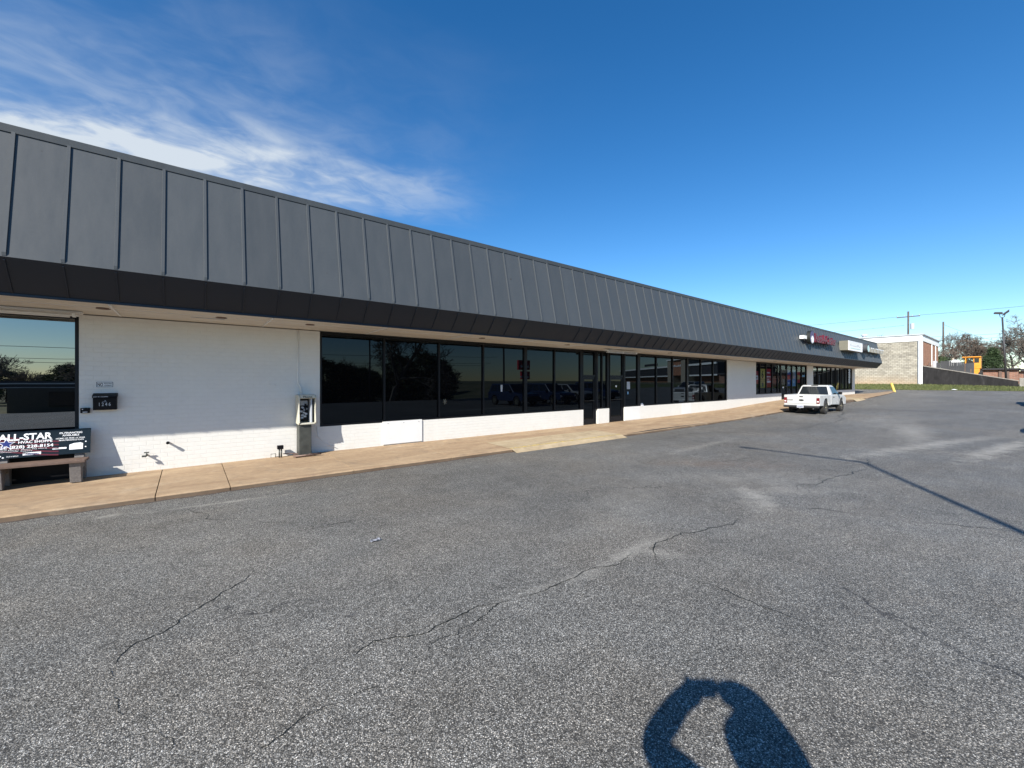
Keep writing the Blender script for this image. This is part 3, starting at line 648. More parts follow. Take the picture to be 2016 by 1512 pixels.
# fluorescent raceway above the left shop window; operator rail above the doors
def bar_fixture(x0, x1, y, z, name, label, tubes=True):
    r = empty(name, ((x0 + x1) / 2, y, z), label, 'light fixture')
    mb = MB(); mb.box(x0, x1, y, y + .14, z - .05, z); mb.build('housing', 'white_plaster', r, bevel=.006)
    mb = MB(); mb.tube([(x0 + .05, y - .05, z - .09), (x1 - .03, y - .05, z - .09)], .019, 10)
    mb.tube([(x0 + .02, y + .01, z - .11), (x1 - .16, y + .01, z - .11)], .019, 10); mb.build('tube', 'print_grey' if not tubes else 'white_paint', r, smooth=True)
    n = max(2, int((x1 - x0) / 1.15))
    for i in range(n + 1):
        x = x0 + .1 + (x1 - x0 - .2) * i / n
        mb = MB(); mb.box(x - .02, x + .02, y - .07, y + .03, z - .12, z - .045); mb.build('tube_holder', 'white_paint', r, bevel=.004)
    return r
bar_fixture(-6.4, -1.58, 11.15, sof(11.2) - .005, 'strip_light', 'long white fluorescent strip light fixed under the soffit above the mirrored shop window')
bar_fixture(13.45, 15.55, 10.75, sof(10.8) - .04, 'strip_light', 'short bare twin tube fixture hanging crooked under the soffit above the double doors', False)

# ------------------------------------------------------------ things on the near wall
F = lambda x, z, y=YW: (x, y, z)
# no soliciting plate
r = empty('notice_sign', (-1.31, YW, 1.93), 'small NO notice sign with black border on white brick above the mailbox', 'sign')
mb = MB(); mb.box(-1.435, -1.185, YW - .006, YW + .001, 1.872, 1.985); mb.build('plate', 'white_paint', r)
mb = MB(); x0, x1, z0, z1, y = -1.43, -1.19, 1.877, 1.98, YW - .008
for a in ((x0, x1, z0, z0 + .008), (x0, x1, z1 - .008, z1), (x0, x0 + .008, z0 + .008, z1 - .008), (x1 - .008, x1, z0 + .008, z1 - .008)): mb.box(a[0], a[1], y, y + .002, a[2], a[3])
text_mb(mb, 'NO', (-1.413, YW - .0061, 1.895), (1, 0, 0), (0, 0, 1), .066, .078, .002, .02)
text_mb(mb, 'SOLICITING', (-1.322, YW - .0061, 1.937), (1, 0, 0), (0, 0, 1), .024, .112, .002, .02); text_mb(mb, 'LOITERING', (-1.322, YW - .0061, 1.898), (1, 0, 0), (0, 0, 1), .024, .112, .002, .02)
mb.build('lettering', 'print_black', r)
# mailbox
r = empty('mailbox', (-1.295, YW, 1.42), 'black wall mailbox numbered 1246 on white brick beside the mirrored window', 'mailbox')
mb = MB(); mb.prism([(YW, 1.425), (YW - .115, 1.425), (YW - .13, 1.66), (YW, 1.69)], lambda a, b: (-1.465, a, b), lambda a, b: (-1.128, a, b)); mb.build('box_body', 'black', r, bevel=.005)
mb = MB(); mb.prism([(YW, 1.757), (YW, 1.693), (YW - .133, 1.664), (YW - .148, 1.672), (YW - .145, 1.705)], lambda a, b: (-1.475, a, b), lambda a, b: (-1.118, a, b)); mb.build('lid', 'black', r, bevel=.004)
mb = MB(); text_mb(mb, '1 2 4 6', (-1.295, YW - .126, 1.505), (1, 0, 0), (0, -.06, 1), .068, .165, .003, .012, 'CENTER'); text_mb(mb, '. ', (-1.30, YW - .13, 1.60), (1, 0, 0), (0, 0, 1), .012, .02, .003)
mb.box(-1.335, -1.27, YW - .131, YW - .127, 1.583, 1.588); mb.build('number', 'print_grey', r)
mb = MB(); random.seed(4)
for i in range(16):
    x = -1.46 + i * .0135; 
    if i in (4, 7): continue
    mb.box(x, x + .009, YW - .151, YW - .147, 1.68, 1.68 + random.choice((.012, .016, .016)))
mb.build('lid_lettering', 'print_grey', r)
# doorbell / lock box
r = empty('lock_box', (-1.58, YW, 1.37), 'small black plastic box with white dot on wall left of the mailbox', 'box')
mb = MB(); mb.box(-1.645, -1.515, YW - .07, YW, 1.37, 1.472); mb.build('case', 'black', r, bevel=.012)
mb = MB(); mb.box(-1.62, -1.605, YW - .073, YW - .069, 1.438, 1.453); mb.build('dot', 'print_white', r); mb = MB(); mb.box(-1.61, -1.545, YW - .073, YW - .069, 1.385, 1.397); mb.build('marking', 'print_white', r)
# hose bibs
r = empty('wall_pipe', (-.34, YW, .68), 'short dark pipe stub poking from sunlit white brick', 'pipe')
mb = MB(); mb.tube([(-.34, YW + .01, .68), (-.34, YW - .13, .68)], .022, 12); mb.build('pipe_stub', 'steel', r, smooth=True)
mb = MB(); mb.tube([(-.34, YW - .10, .68), (-.34, YW - .14, .68)], .03, 12); mb.build('cap', 'black', r)
r = empty('hose_tap', (-.68, YW, .45), 'grey outdoor tap low on the sunlit brick wall left of the pipe stub', 'tap')
mb = MB(); mb.tube([(-.68, YW + .01, .45), (-.68, YW - .12, .45), (-.70, YW - .15, .43)], [.018, .018, .016], 10); mb.tube([(-.68, YW - .07, .45), (-.68, YW - .07, .50)], .012, 8); mb.build('tap_body', 'steel', r, smooth=True)
mb = MB(); mb.tube([(-.72, YW - .07, .505), (-.64, YW - .07, .505)], .012, 8); mb.build('handle', 'steel', r); mb = MB(); mb.tube([(-.75, YW - .13, .44), (-.70, YW - .13, .44)], .02, 8); mb.build('nozzle', 'steel', r)
# round scar patches where something was removed
mb = MB()
for cx_, cz_ in ((1.55, 1.905), (1.66, 1.90)):
    mb = MB()
    ring = [(cx_ + .035 * math.cos(a), YW - .006, cz_ + .035 * math.sin(a)) for a in [i * math.pi / 6 for i in range(12)]]
    mb.add(ring + [(cx_, YW - .012, cz_)], [(i, (i + 1) % 12, 12) for i in range(12)])
    mb.build('wall_plug', 'white_brick', bld)
# conduit down to the phone
mb = MB(); mb.tube([(2.18, YW - .015, ZS), (2.18, YW - .015, 1.95), (2.24, YW - .018, 1.85), (2.27, YW - .02, 1.6)], .012, 8); 
o = mb.build('cable', 'white_paint', smooth=True); tag(o, 'thin white cable running down the brick wall to the payphone', 'cable')
mb = MB(); mb.tube([(2.62, YW - .008, .80), (2.66, YW - .01, .55), (2.85, YW - .01, .34), (3.12, YW - .01, .2)], .007, 6)
o = mb.build('cable', 'white_paint', smooth=True); tag(o, 'thin pale cable drooping along the low brick wall right of the payphone', 'cable')
# payphone
r = empty('payphone', (2.3, 11.2, .14), 'cream hooded payphone on grey steel pedestal against the white wall', 'payphone')
mb = MB(); mb.box(2.14, 2.42, 11.14, 11.44, .13, .93); mb.build('pedestal', 'steel', r, bevel=.01)
mb = MB(); mb.box(2.06, 2.48, 11.10, 11.48, .13, .165); mb.build('base_plate', 'copper', r, bevel=.006)
X0, X1, ZA, ZB, YF, YB = 2.12, 2.52, .915, 1.655, 11.06, 11.46
mb = MB()
def side(x0, x1): mb.prism([(YB, ZA + .02), (YF + .05, ZA), (YF, ZA + .05), (YF + .035, ZA + .28), (YF + .035, ZB - .28), (YF, ZB - .07), (YF + .04, ZB), (YB, ZB)], lambda a, b: (x0, a, b), lambda a, b: (x1, a, b))
side(X0, X0 + .03); side(X1 - .03, X1); mb.box(X0 + .031, X1 - .031, YB - .02, YB, ZA + .02, ZB - .005); mb.box(X0 + .031, X1 - .031, YF + .02, YB - .021, ZA + .005, ZA + .045)
mb.build('enclosure', 'cream', r, bevel=.01)
mb = MB(); mb.box(X0 + .032, X1 - .032, YF + .005, YB - .022, ZB - .09, ZB - .004); mb.build('hood', 'cream', r, bevel=.012)
mb = MB(); text_mb(mb, 'Phone', (2.32, YF + .0045, ZB - .072), (1, 0, 0), (0, 0, 1), .05, .20, .002, .01, 'CENTER'); mb.build('lettering', 'print_black', r)
mb = MB(); mb.box(X0 + .05, X1 - .13, YB - .13, YB - .022, ZA + .07, ZB - .12); mb.build('phone_unit', 'black', r, bevel=.008)
mb = MB(); mb.box(X0 + .085, X0 + .25, YB - .134, YB - .13, ZB - .27, ZB - .15); mb.build('instruction_card', 'print_grey', r)
mb = MB(); random.seed(21)
for i in range(9):
    cx_, cz_, a = X0 + .1 + random.random() * .14, ZA + .16 + i * .032, random.uniform(-.5, .5); w, h = .032, .022
    y = YB - .137 - i * .0015
    mb.add([(cx_ + (sx_ * w) * math.cos(a) - (sz_ * h) * math.sin(a), y, cz_ + (sx_ * w) * math.sin(a) + (sz_ * h) * math.cos(a)) for sx_, sz_ in ((-1, -1), (1, -1), (1, 1), (-1, 1))], [(0, 1, 2, 3)])
mb.build('paper_scrap', 'print_grey', r)
mb = MB(); mb.tube([(X0 + .2, YB - .15, ZB - .24), (X0 + .19, YB - .19, ZB - .30), (X0 + .2, YB - .18, ZB - .38), (X0 + .2, YB - .15, ZB - .43)], [.028, .016, .016, .028], 10); mb.build('handset', 'black', r, smooth=True)
mb = MB(); mb.box(X1 - .12, X1 - .09, YF + .06, YB - .025, ZA + .05, ZB - .1); mb.build('divider', 'print_grey', r)
# ground box and pipes beside the phone
r = empty('junction_box', (1.76, 11.36, .13), 'small black box on twin pipes rising from the sidewalk left of the payphone', 'box')
mb = MB(); mb.box(1.70, 1.83, 11.30, 11.40, .335, .425); mb.build('case', 'black', r, bevel=.006)
mb = MB(); mb.tube([(1.745, 11.35, .12), (1.745, 11.35, .34)], .016, 8); mb.tube([(1.79, 11.35, .12), (1.79, 11.35, .34)], .016, 8); mb.build('leg', 'steel', r, smooth=True)
mb = MB(); mb.tube([(1.58, 11.44, .10), (1.58, 11.44, .22), (1.68, 11.44, .22), (1.68, 11.44, .12)], .008, 6)
o = mb.build('bent_pipe', 'steel', smooth=True); tag(o, 'thin bent metal pipe hoop at the wall foot left of the junction box', 'pipe')
mb = MB(); mb.tube([(1.84, 11.42, .20), (2.05, 11.40, .19), (2.5, 11.04, .175)], .012, 8); mb.tube([(2.0, 11.06, .165), (2.62, 11.02, .18)], .022, 8)
o = mb.build('floor_pipe', 'copper', smooth=True); tag(o, 'rusty pipes lying on the sidewalk at the foot of the payphone', 'pipe')

# bench with printed backrest
r = empty('bench', (-2.6, 11.1, .12), 'concrete legged bench with navy ALL-STAR advertising backrest by the mirrored window', 'bench')
zb = .115
for x in (-1.71, -2.66, -3.6):
    mb = MB(); mb.prism([(10.98, zb), (11.10, zb), (11.13, .49), (10.90, .49)], lambda a, b: (x, a, b), lambda a, b: (x + .15, a, b))
    mb.prism([(11.36, zb), (11.47, zb), (11.44, .49), (11.30, .49)], lambda a, b: (x, a, b), lambda a, b: (x + .15, a, b))
    mb.prism([(11.131, .36), (11.299, .36), (11.299, .49), (11.131, .49)], lambda a, b: (x + .005, a, b), lambda a, b: (x + .145, a, b))
    mb.prism([(11.28, .535), (11.37, .535), (11.41, .75), (11.33, .75)], lambda a, b: (x + .01, a, b), lambda a, b: (x + .14, a, b))
    mb.build('leg', 'bench_leg', r, bevel=.006)
mb = MB()
for y0, y1 in ((10.86, 11.00), (11.01, 11.15), (11.16, 11.30)): mb.box(-3.7, -1.50, y0, y1, .492, .535)
mb.build('seat', 'wood_brown', r, bevel=.005)
# backrest board, leaning back slightly
by0, bz0, by1, bz1 = 11.255, .62, 11.345, 1.085
nb = Vector((0, -(bz1 - bz0), by1 - by0)).normalized(); ub = Vector((0, by1 - by0, bz1 - bz0)).normalized()
mb = MB(); P = lambda x, t_, k_: tuple(Vector((x, by0, bz0)) + ub * t_ + nb * k_)
HB = .474
mb.hexa([P(-3.66, 0, -.02), P(-1.485, 0, -.02), P(-1.485, 0, 0), P(-3.66, 0, 0)], [P(-3.66, HB, -.02), P(-1.485, HB, -.02), P(-1.485, HB, 0), P(-3.66, HB, 0)])
brd = mb.build('backrest', 'navy', r)
mb = MB()
for i in range(5):   # swoosh stripes
    t0 = .34 - i * .062
    pts = [(-3.1 + j * .1, t0 + .055 * math.sin(j * .34 + .5) - .004 * j) for j in range(13)]
    for (a, b), (c, d) in zip(pts, pts[1:]): mb.quad(P(a, b, .002), P(c, d, .002), P(c, d + .026, .002), P(a, b + .026, .002))
mb.build('stripe', 'print_red', brd)
mb = MB()
def T(s, x, t_, h, w=None, al='LEFT', bold=.0): text_mb(mb, s, P(x, t_, .0025), (1, 0, 0), ub, h, w, .002, bold, al)
T('ALL-STAR', -2.64, .315, .115, .65, bold=.03); T('HVAC SHOPPE', -2.40, .252, .045, .415, bold=.02); T('OFFICE (828) 228-8154', -2.80, .168, .052, .83, bold=.02)
T('0% FINANCING', -1.90, .385, .033, .30, bold=.015); T('AVAILABLE', -1.86, .34, .033, .22, bold=.015); T('HOME OF FREE 10 YEAR', -1.94, .288, .024, .38, bold=.01); T('MAINTENANCE PLAN', -1.90, .253, .024, .32, bold=.01)
T('Furnaces & Heat Pumps  Don\'t Pay More', -2.85, .135, .018, .8); T('Residential  Commercial  Repairs', -2.85, .108, .016, .62)
mb.quad(P(-2.34, .035, .002), P(-2.12, .035, .002), P(-2.12, .085, .002), P(-2.34, .085, .002)); mb.quad(P(-1.98, .105, .002), P(-1.80, .105, .002), P(-1.80, .135, .002), P(-1.98, .135, .002))
mb.add([P(-1.765, .08, .002), P(-1.585, .08, .002), P(-1.585, .19, .002), P(-1.62, .205, .002), P(-1.70, .20, .002), P(-1.765, .175, .002)], [(0, 1, 2, 3, 4, 5)])
for q in ((-1.56, .21), (-1.56, .11)): mb.quad(P(q[0], q[1], .002), P(q[0] + .022, q[1], .002), P(q[0] + .018, q[1] + .02, .002), P(q[0] + .004, q[1] + .02, .002))
for q in ((-2.62, .03), (-2.655, .005), (-2.585, .005)): mb.add([P(q[0], q[1] + .012, .002), P(q[0] + .016, q[1], .002), P(q[0] + .032, q[1] + .012, .002), P(q[0] + .016, q[1] + .026, .002)], [(0, 1, 2, 3)])
T('SALES & SERVICE', -2.53, .022, .02, .14)
def star(cx_, t_, ro, ri, k_): mb.add([P(cx_ + (ro if i % 2 == 0 else ri) * math.sin(i * math.pi / 5), t_ + (ro if i % 2 == 0 else ri) * math.cos(i * math.pi / 5), k_) for i in range(10)], [tuple(range(10))])
star(-2.54, .255, .115, .048, .0022)
mb.build('lettering', 'print_white', brd)
mb = MB(); star(-2.54, .255, .092, .038, .0045); mb.build('star', 'print_blue', brd); mb = MB(); mb.quad(P(-2.32, .042, .0045), P(-2.14, .042, .0045), P(-2.14, .048, .0045), P(-2.32, .048, .0045)); mb.quad(P(-2.28, .058, .0045), P(-2.15, .058, .0045), P(-2.15, .066, .0045), P(-2.28, .066, .0045)); mb.build('logo_text', 'print_blue', brd)

# litter
mb = MB(); random.seed(9); z = gz(1.81, 5.06)
n = 7; grid = [[(1.76 + .022 * i + random.uniform(-.008, .008), 5.03 + .022 * j + random.uniform(-.008, .008), z + .008 + random.random() * .022) for i in range(n)] for j in range(4)]
for j in range(3):
    for i in range(n - 1): mb.quad(grid[j][i], grid[j][i + 1], grid[j + 1][i + 1], grid[j + 1][i])
o = mb.build('litter', 'clear_grey'); tag(o, 'crumpled pale plastic wrapper lying on the asphalt', 'litter')
mb = MB(); z = bank(64.6, 4.9)
for i in range(6): mb.add([(64.5 + .06 * i, 4.8 + random.uniform(-.1, .1), z + .05), (64.6 + .05 * i, 5.0, z + .12), (64.45 + .07 * i, 5.15, z + .07)], [(0, 1, 2)])
o = mb.build('litter', 'print_white'); tag(o, 'scrap of white litter at the grass edge by the parking lot', 'litter')

# window notices
mb = MB()
def note(name, x0, x1, z0, z1, mat, label):
    mb = MB(); mb.box(x0, x1, YW + .079, YW + .0835, z0, z1); o = mb.build(name, mat); return tag(o, label, 'notice')
note('hours_notice', 15.98, 16.22, 1.62, 1.96, 'print_grey', 'pale paper notice stuck on dark glass just right of the doors')
note('alarm_sticker', 16.02, 16.1, 1.38, 1.5, 'poster_sky', 'small round blue sticker below the paper notice by the doors')
mb = MB(); mb.box(8.66, 8.74, YW + .079, YW + .083, 1.62, 1.86)
for i in range(4): mb.box(8.675, 8.725, YW + .0755, YW + .0795, 1.64 + i * .055, 1.665 + i * .055)
o = mb.build('vertical_sticker', 'print_grey'); tag(o, 'narrow vertical pale sticker on dark window left of the doors', 'sticker')
mb = MB(); mb.box(15.12, 15.22, YW + .068, YW + .071, 1.72, 1.80); o = mb.build('door_sticker', 'print_white'); tag(o, 'small white sticker on the right glass door', 'sticker')
mb = MB(); c_ = (6.42, YW + .06, 1.34)
for a in range(6):
    t_ = a * math.pi / 3 + .2; mb.tube([c_, (c_[0] + .07 * math.cos(t_), c_[1], c_[2] + .09 * math.sin(t_))], [.008, .014], 5)
o = mb.build('paper_snowflake', 'sign_side'); tag(o, 'small white star decoration on dark window beside a mullion', 'decoration')
mb = MB(); mb.box(17.0, 17.12, YW - .01, YW + .028, .80, .93); mb.box(17.1, 17.2, YW, YW + .03, .80, .87); o = mb.build('folded_paper', 'print_white'); tag(o, 'crumpled white paper lying on the sill right of the doors', 'paper')

# posters inside the far shop glass
def poster(x0, x1, z0, z1, mat, label, marks, name='poster'):
    cx0 = (x0 + x1) / 2; r = empty(name, (cx0, YW + .11, z0), label, 'poster', 'tall posters in the shop windows')
    mb = MB(); y = YW + .1; mb.box(x0, x1, y, y + .004, z0, z1); mb.build('sheet', mat, r)
    for k_ in marks:
        mb = MB(); a, b, c, d, mm = k_[:5]; w = x1 - x0; h = z1 - z0
        if isinstance(a, str): text_mb(mb, a, (cx0, y - .0005, z0 + h * b), (1, 0, 0), (0, 0, 1), h * c, w * d, .004, .02, 'CENTER')
        else: mb.box(x0 + w * a, x0 + w * b, y - .003, y - .0005, z0 + h * c, z0 + h * d)
        mb.build('print', mm, r)
poster(30.37, 30.90, 1.79, 2.69, 'poster_red', 'red poster with white middle, leftmost in the shop window', [(.05, .95, .33, .66, 'print_white'), (.1, .8, .42, .52, 'print_black')])
poster(31.22, 32.10, 1.52, 2.85, 'poster_yellow', 'yellow poster with a big number 6 in the shop window', [('6', .52, .40, .34, 'print_black'), (.08, .92, .44, .47, 'print_black'), (.08, .92, .34, .37, 'print_black'), (.3, .7, .05, .28, 'sign_side')])
poster(32.28, 33.16, 1.54, 2.87, 'poster_red', 'red poster with white lines right of the yellow one', [(.2, .75, .76, .82, 'print_white'), (.15, .9, .55, .60, 'print_white'), (.1, .95, .48, .51, 'print_blue'), (.2, .9, .25, .36, 'print_white'), (.3, .6, .40, .44, 'print_white')])
poster(33.36, 34.2, 1.58, 2.18, 'print_red', 'small dull red poster low in the shop window', [(.1, .9, .3, .36, 'sign_red'), (.1, .9, .6, .68, 'sign_red')])
poster(36.32, 37.12, 1.60, 2.86, 'poster_blue', 'dark blue poster with red centre in the shop window', [(.1, .9, .40, .70, 'poster_red'), (.2, .5, .80, .88, 'print_white'), (.3, .7, .12, .24, 'print_white')])
poster(37.36, 38.24, 1.58, 2.88, 'poster_sky', 'light blue poster in the shop window', [(.15, .85, .45, .86, 'print_grey'), (.35, .7, .2, .35, 'print_white'), (.1, .3, .4, .9, 'poster_blue')])
poster(38.54, 39.24, 1.85, 2.80, 'poster_red', 'red poster with pale panel, rightmost in the shop window', [(.2, .85, .30, .66, 'poster_yellow'), (.3, .7, .42, .56, 'print_grey')])
mb = MB(); mb.box(35.35, 35.62, YW + .07, YW + .078, 1.45, 1.56); o = mb.build('door_notice', 'print_white'); tag(o, 'small white notice on the glass door behind the pickup', 'notice')

# ------------------------------------------------------------ fascia signs
def fy(z): return FM[0] + (FT[0] - FM[0]) * (z - FM[1]) / (FT[1] - FM[1])
r = empty('shop_sign', (36, 9.5, 4.7), 'red channel letters reading Rent-A-Center with round purple logo on the fascia', 'sign')
mb = MB(); text_mb(mb, 'Rent-A-Center', (34.35, 9.38, 4.75), (1, 0, 0), (0, 0, 1), .60, 4.9, .16, .03); mb.build('letters', 'sign_red', r)
mb = MB()
def disc(mb, cx_, y0, y1, cz_, rx, rz_, n=28):
    a = [(cx_ + rx * math.cos(t_), y0, cz_ + rz_ * math.sin(t_)) for t_ in [i * 2 * math.pi / n for i in range(n)]]; b = [(p[0], y1, p[2]) for p in a]
    mb.add(a + b, [tuple(range(n)), tuple(range(n, 2 * n))[::-1]] + [(i, (i + 1) % n, n + (i + 1) % n, n + i) for i in range(n)])
disc(mb, 33.55, 9.20, 9.42, 5.0, .46, .46); lg = mb.build('logo_disc', 'print_black', r)
mb = MB(); disc(mb, 33.55, 9.195, 9.199, 5.0, .43, .43); mb.build('logo_face', 'sign_purple', lg)
mb = MB(); disc(mb, 33.57, 9.188, 9.193, 4.84, .31, .26); mb.build('logo_print', 'print_grey', lg)
mb = MB(); mb.add([(33.28, 9.183, 4.86), (33.6, 9.183, 5.12), (33.92, 9.183, 4.86), (33.82, 9.183, 4.86), (33.82, 9.183, 4.66), (33.38, 9.183, 4.66), (33.38, 9.183, 4.86)], [tuple(range(7))]); mb.build('logo_shape', 'print_white', lg)
mb = MB(); mb.box(32.45, 33.05, 9.36, 9.62, 4.85, 5.08); mb.box(33.9, 39.2, 9.47, 9.60, 4.88, 5.08); mb.build('raceway', 'white_paint', r, bevel=.01)
r = empty('box_sign', (44, 9.3, 4.5), 'white lit box sign with faint grey lettering between the other two fascia signs', 'sign')
mb = MB(); mb.box(41.75, 46.15, 9.02, 9.62, 4.50, 5.27); mb.build('cabinet', 'sign_side', r, bevel=.015)
mb = MB()
for a in ((41.75, 46.15, 4.50, 4.56), (41.75, 46.15, 5.21, 5.27), (41.75, 41.9, 4.56, 5.21), (46.0, 46.15, 4.56, 5.21)): mb.box(a[0], a[1], 8.99, 9.018, a[2], a[3])
mb.build('frame', 'print_white', r)
mb = MB(); mb.box(41.9, 46.0, 9.0, 9.018, 4.56, 5.21); fc = mb.build('face', 'white_paint', r)
mb = MB(); random.seed(31)
for i in range(9):
    x = 42.25 + i * .4; h = random.choice((.2, .24, .24)); mb.box(x, x + .09, 8.992, 8.999, 4.86, 4.86 + h); mb.box(x + .09, x + .26, 8.992, 8.999, 4.86 + random.choice((0, h - .06)), 4.92 + random.choice((0, h - .07)))
mb.build('lettering', 'print_grey', fc)
mb = MB(); mb.box(42.3, 45.5, 8.992, 8.999, 4.66, 4.73); mb.build('stripe', 'sign_teal', fc)
r = empty('letter_sign', (51, 9.4, 4.7), 'pale green channel letters with round emblem at the far end of the fascia', 'sign')
mb = MB(); disc(mb, 48.3, 9.0, 9.45, 4.98, .42, .38); em = mb.build('emblem_disc', 'fence_dark', r)
mb = MB(); disc(mb, 48.35, 8.985, 8.998, 4.93, .30, .30); mb.build('emblem_face', 'sign_teal', em)
LV = []; LF = []; mb = MB(); random.seed(33); x = 49.2
for i in range(11):
    w = .38; y0, y1 = 9.2, 9.42; zb_ = 4.72; h = .42
    k_ = random.randint(0, 3)
    mb.box(x, x + .11, y0, y1, zb_, zb_ + h)
    if k_ != 1: mb.box(x + .111, x + w, y0, y1, zb_ + h - .1, zb_ + h)
    if k_ != 2: mb.box(x + .111, x + w, y0, y1, zb_, zb_ + .1)
    if k_ > 1: mb.box(x + w - .11, x + w, y0, y1, zb_ + .101, zb_ + h - .101)
    LV += [(x + .0, 9.195, zb_), (x + .11, 9.195, zb_), (x + .11, 9.195, zb_ + h), (x, 9.195, zb_ + h)]; LF.append(tuple(range(len(LV) - 4, len(LV))))
    if k_ != 1: LV += [(x + .11, 9.195, zb_ + h - .1), (x + w, 9.195, zb_ + h - .1), (x + w, 9.195, zb_ + h), (x + .11, 9.195, zb_ + h)]; LF.append(tuple(range(len(LV) - 4, len(LV))))
    x += .62
mb.build('letters', 'sign_side', r)
mb = MB(); mb.add(LV, LF); mb.build('letter_faces', 'print_white', r)
mb = MB(); mb.box(46.25, 48.0, 9.45, 9.62, 4.72, 4.9); mb.box(48.9, 56.2, 9.43, 9.62, 4.84, 5.0); mb.build('raceway', 'white_paint', r)

# ------------------------------------------------------------ vehicles
def arch_profile(pts_top, x0, x1, zl, arches, ra):
    """closed side outline: top points given from rear to front; bottom edge with wheel arches from front to rear"""
    out = list(pts_top)
    for ax in sorted(arches, reverse=True):
        out.append((ax + ra, zl))
        for i in range(1, 12):
            a = math.pi * i / 12; out.append((ax + ra * math.cos(a), zl + ra * math.sin(a) * .98))
        out.append((ax - ra, zl))
    return out
def wheel(root, x, y, r_, w, side):
    mb = MB(); n = 28; prof = [(-w / 2, r_ * .62), (-w / 2, r_ * .92), (-w / 2 + .03, r_), (w / 2 - .03, r_), (w / 2, r_ * .92), (w / 2, r_ * .62)]
    vs = []; 
    for i in range(n):
        a = 2 * math.pi * i / n
        for (q, rr) in prof: vs.append((x + rr * math.cos(a), y + q, r_ + rr * math.sin(a)))
    k_ = len(prof); mb.add(vs, [(i * k_ + j, i * k_ + (j + 1) % k_, ((i + 1) % n) * k_ + (j + 1) % k_, ((i + 1) % n) * k_ + j) for i in range(n) for j in range(k_)])
    wh = mb.build('wheel', 'rubber', root, smooth=False, local=True)
    mb = MB(); yo = y + side * (w / 2 - .045)
    a = [(x + r_ * .625 * math.cos(t_), yo, r_ + r_ * .625 * math.sin(t_)) for t_ in [i * 2 * math.pi / n for i in range(n)]]
    mb.add(a, [tuple(range(n))]); mb.mi[-1] = 0
    for i in range(6):
        t_ = i * math.pi / 3; c, s_ = math.cos(t_), math.sin(t_); 
        lo = [(x + .05 * c - q * s_, yo + side * .012, r_ + .05 * s_ + q * c) for q in (-.03, .03)]; hi = [(x + r_ * .6 * c - q * s_, yo + side * .028, r_ + r_ * .6 * s_ + q * c) for q in (-.045, .045)]
        mb.quad(lo[0], lo[1], hi[1], hi[0])
    mb.tube([(x, yo, r_), (x, yo + side * .04, r_)], .06, 12)
    mb.build('rim', 'rim', wh, local=True)
def greenhouse(mb, bot, top, yb, yt):   # bot/top: (xr, xf, z)
    lo = [(bot[0], -yb, bot[2]), (bot[1], -yb, bot[2]), (bot[1], yb, bot[2]), (bot[0], yb, bot[2])]
    hi = [(top[0], -yt, top[2]), (top[1], -yt, top[2]), (top[1], yt, top[2]), (top[0], yt, top[2])]
    mb.hexa(lo, hi); return lo, hi
def face_quad(a, b, c, d, s0, s1, t0, t1, out):
    a, b, c, d = map(Vector, (a, b, c, d))
    def pt(s_, t_): return (a * (1 - s_) + b * s_) * (1 - t_) + (d * (1 - s_) + c * s_) * t_
    n = (b - a).cross(d - a).normalized() * out
    return [tuple(pt(s_, t_) + n) for s_, t_ in ((s0, t0), (s1, t0), (s1, t1), (s0, t1))]
def win(root, name, q, mat='car_glass', th=.012):
    q = [Vector(x) for x in q]; n = (q[1] - q[0]).cross(q[3] - q[0]).normalized() * th
    mb = MB(); mb.hexa([tuple(x - n) for x in q], [tuple(x) for x in q]); return mb.build(name, mat, root, local=True)

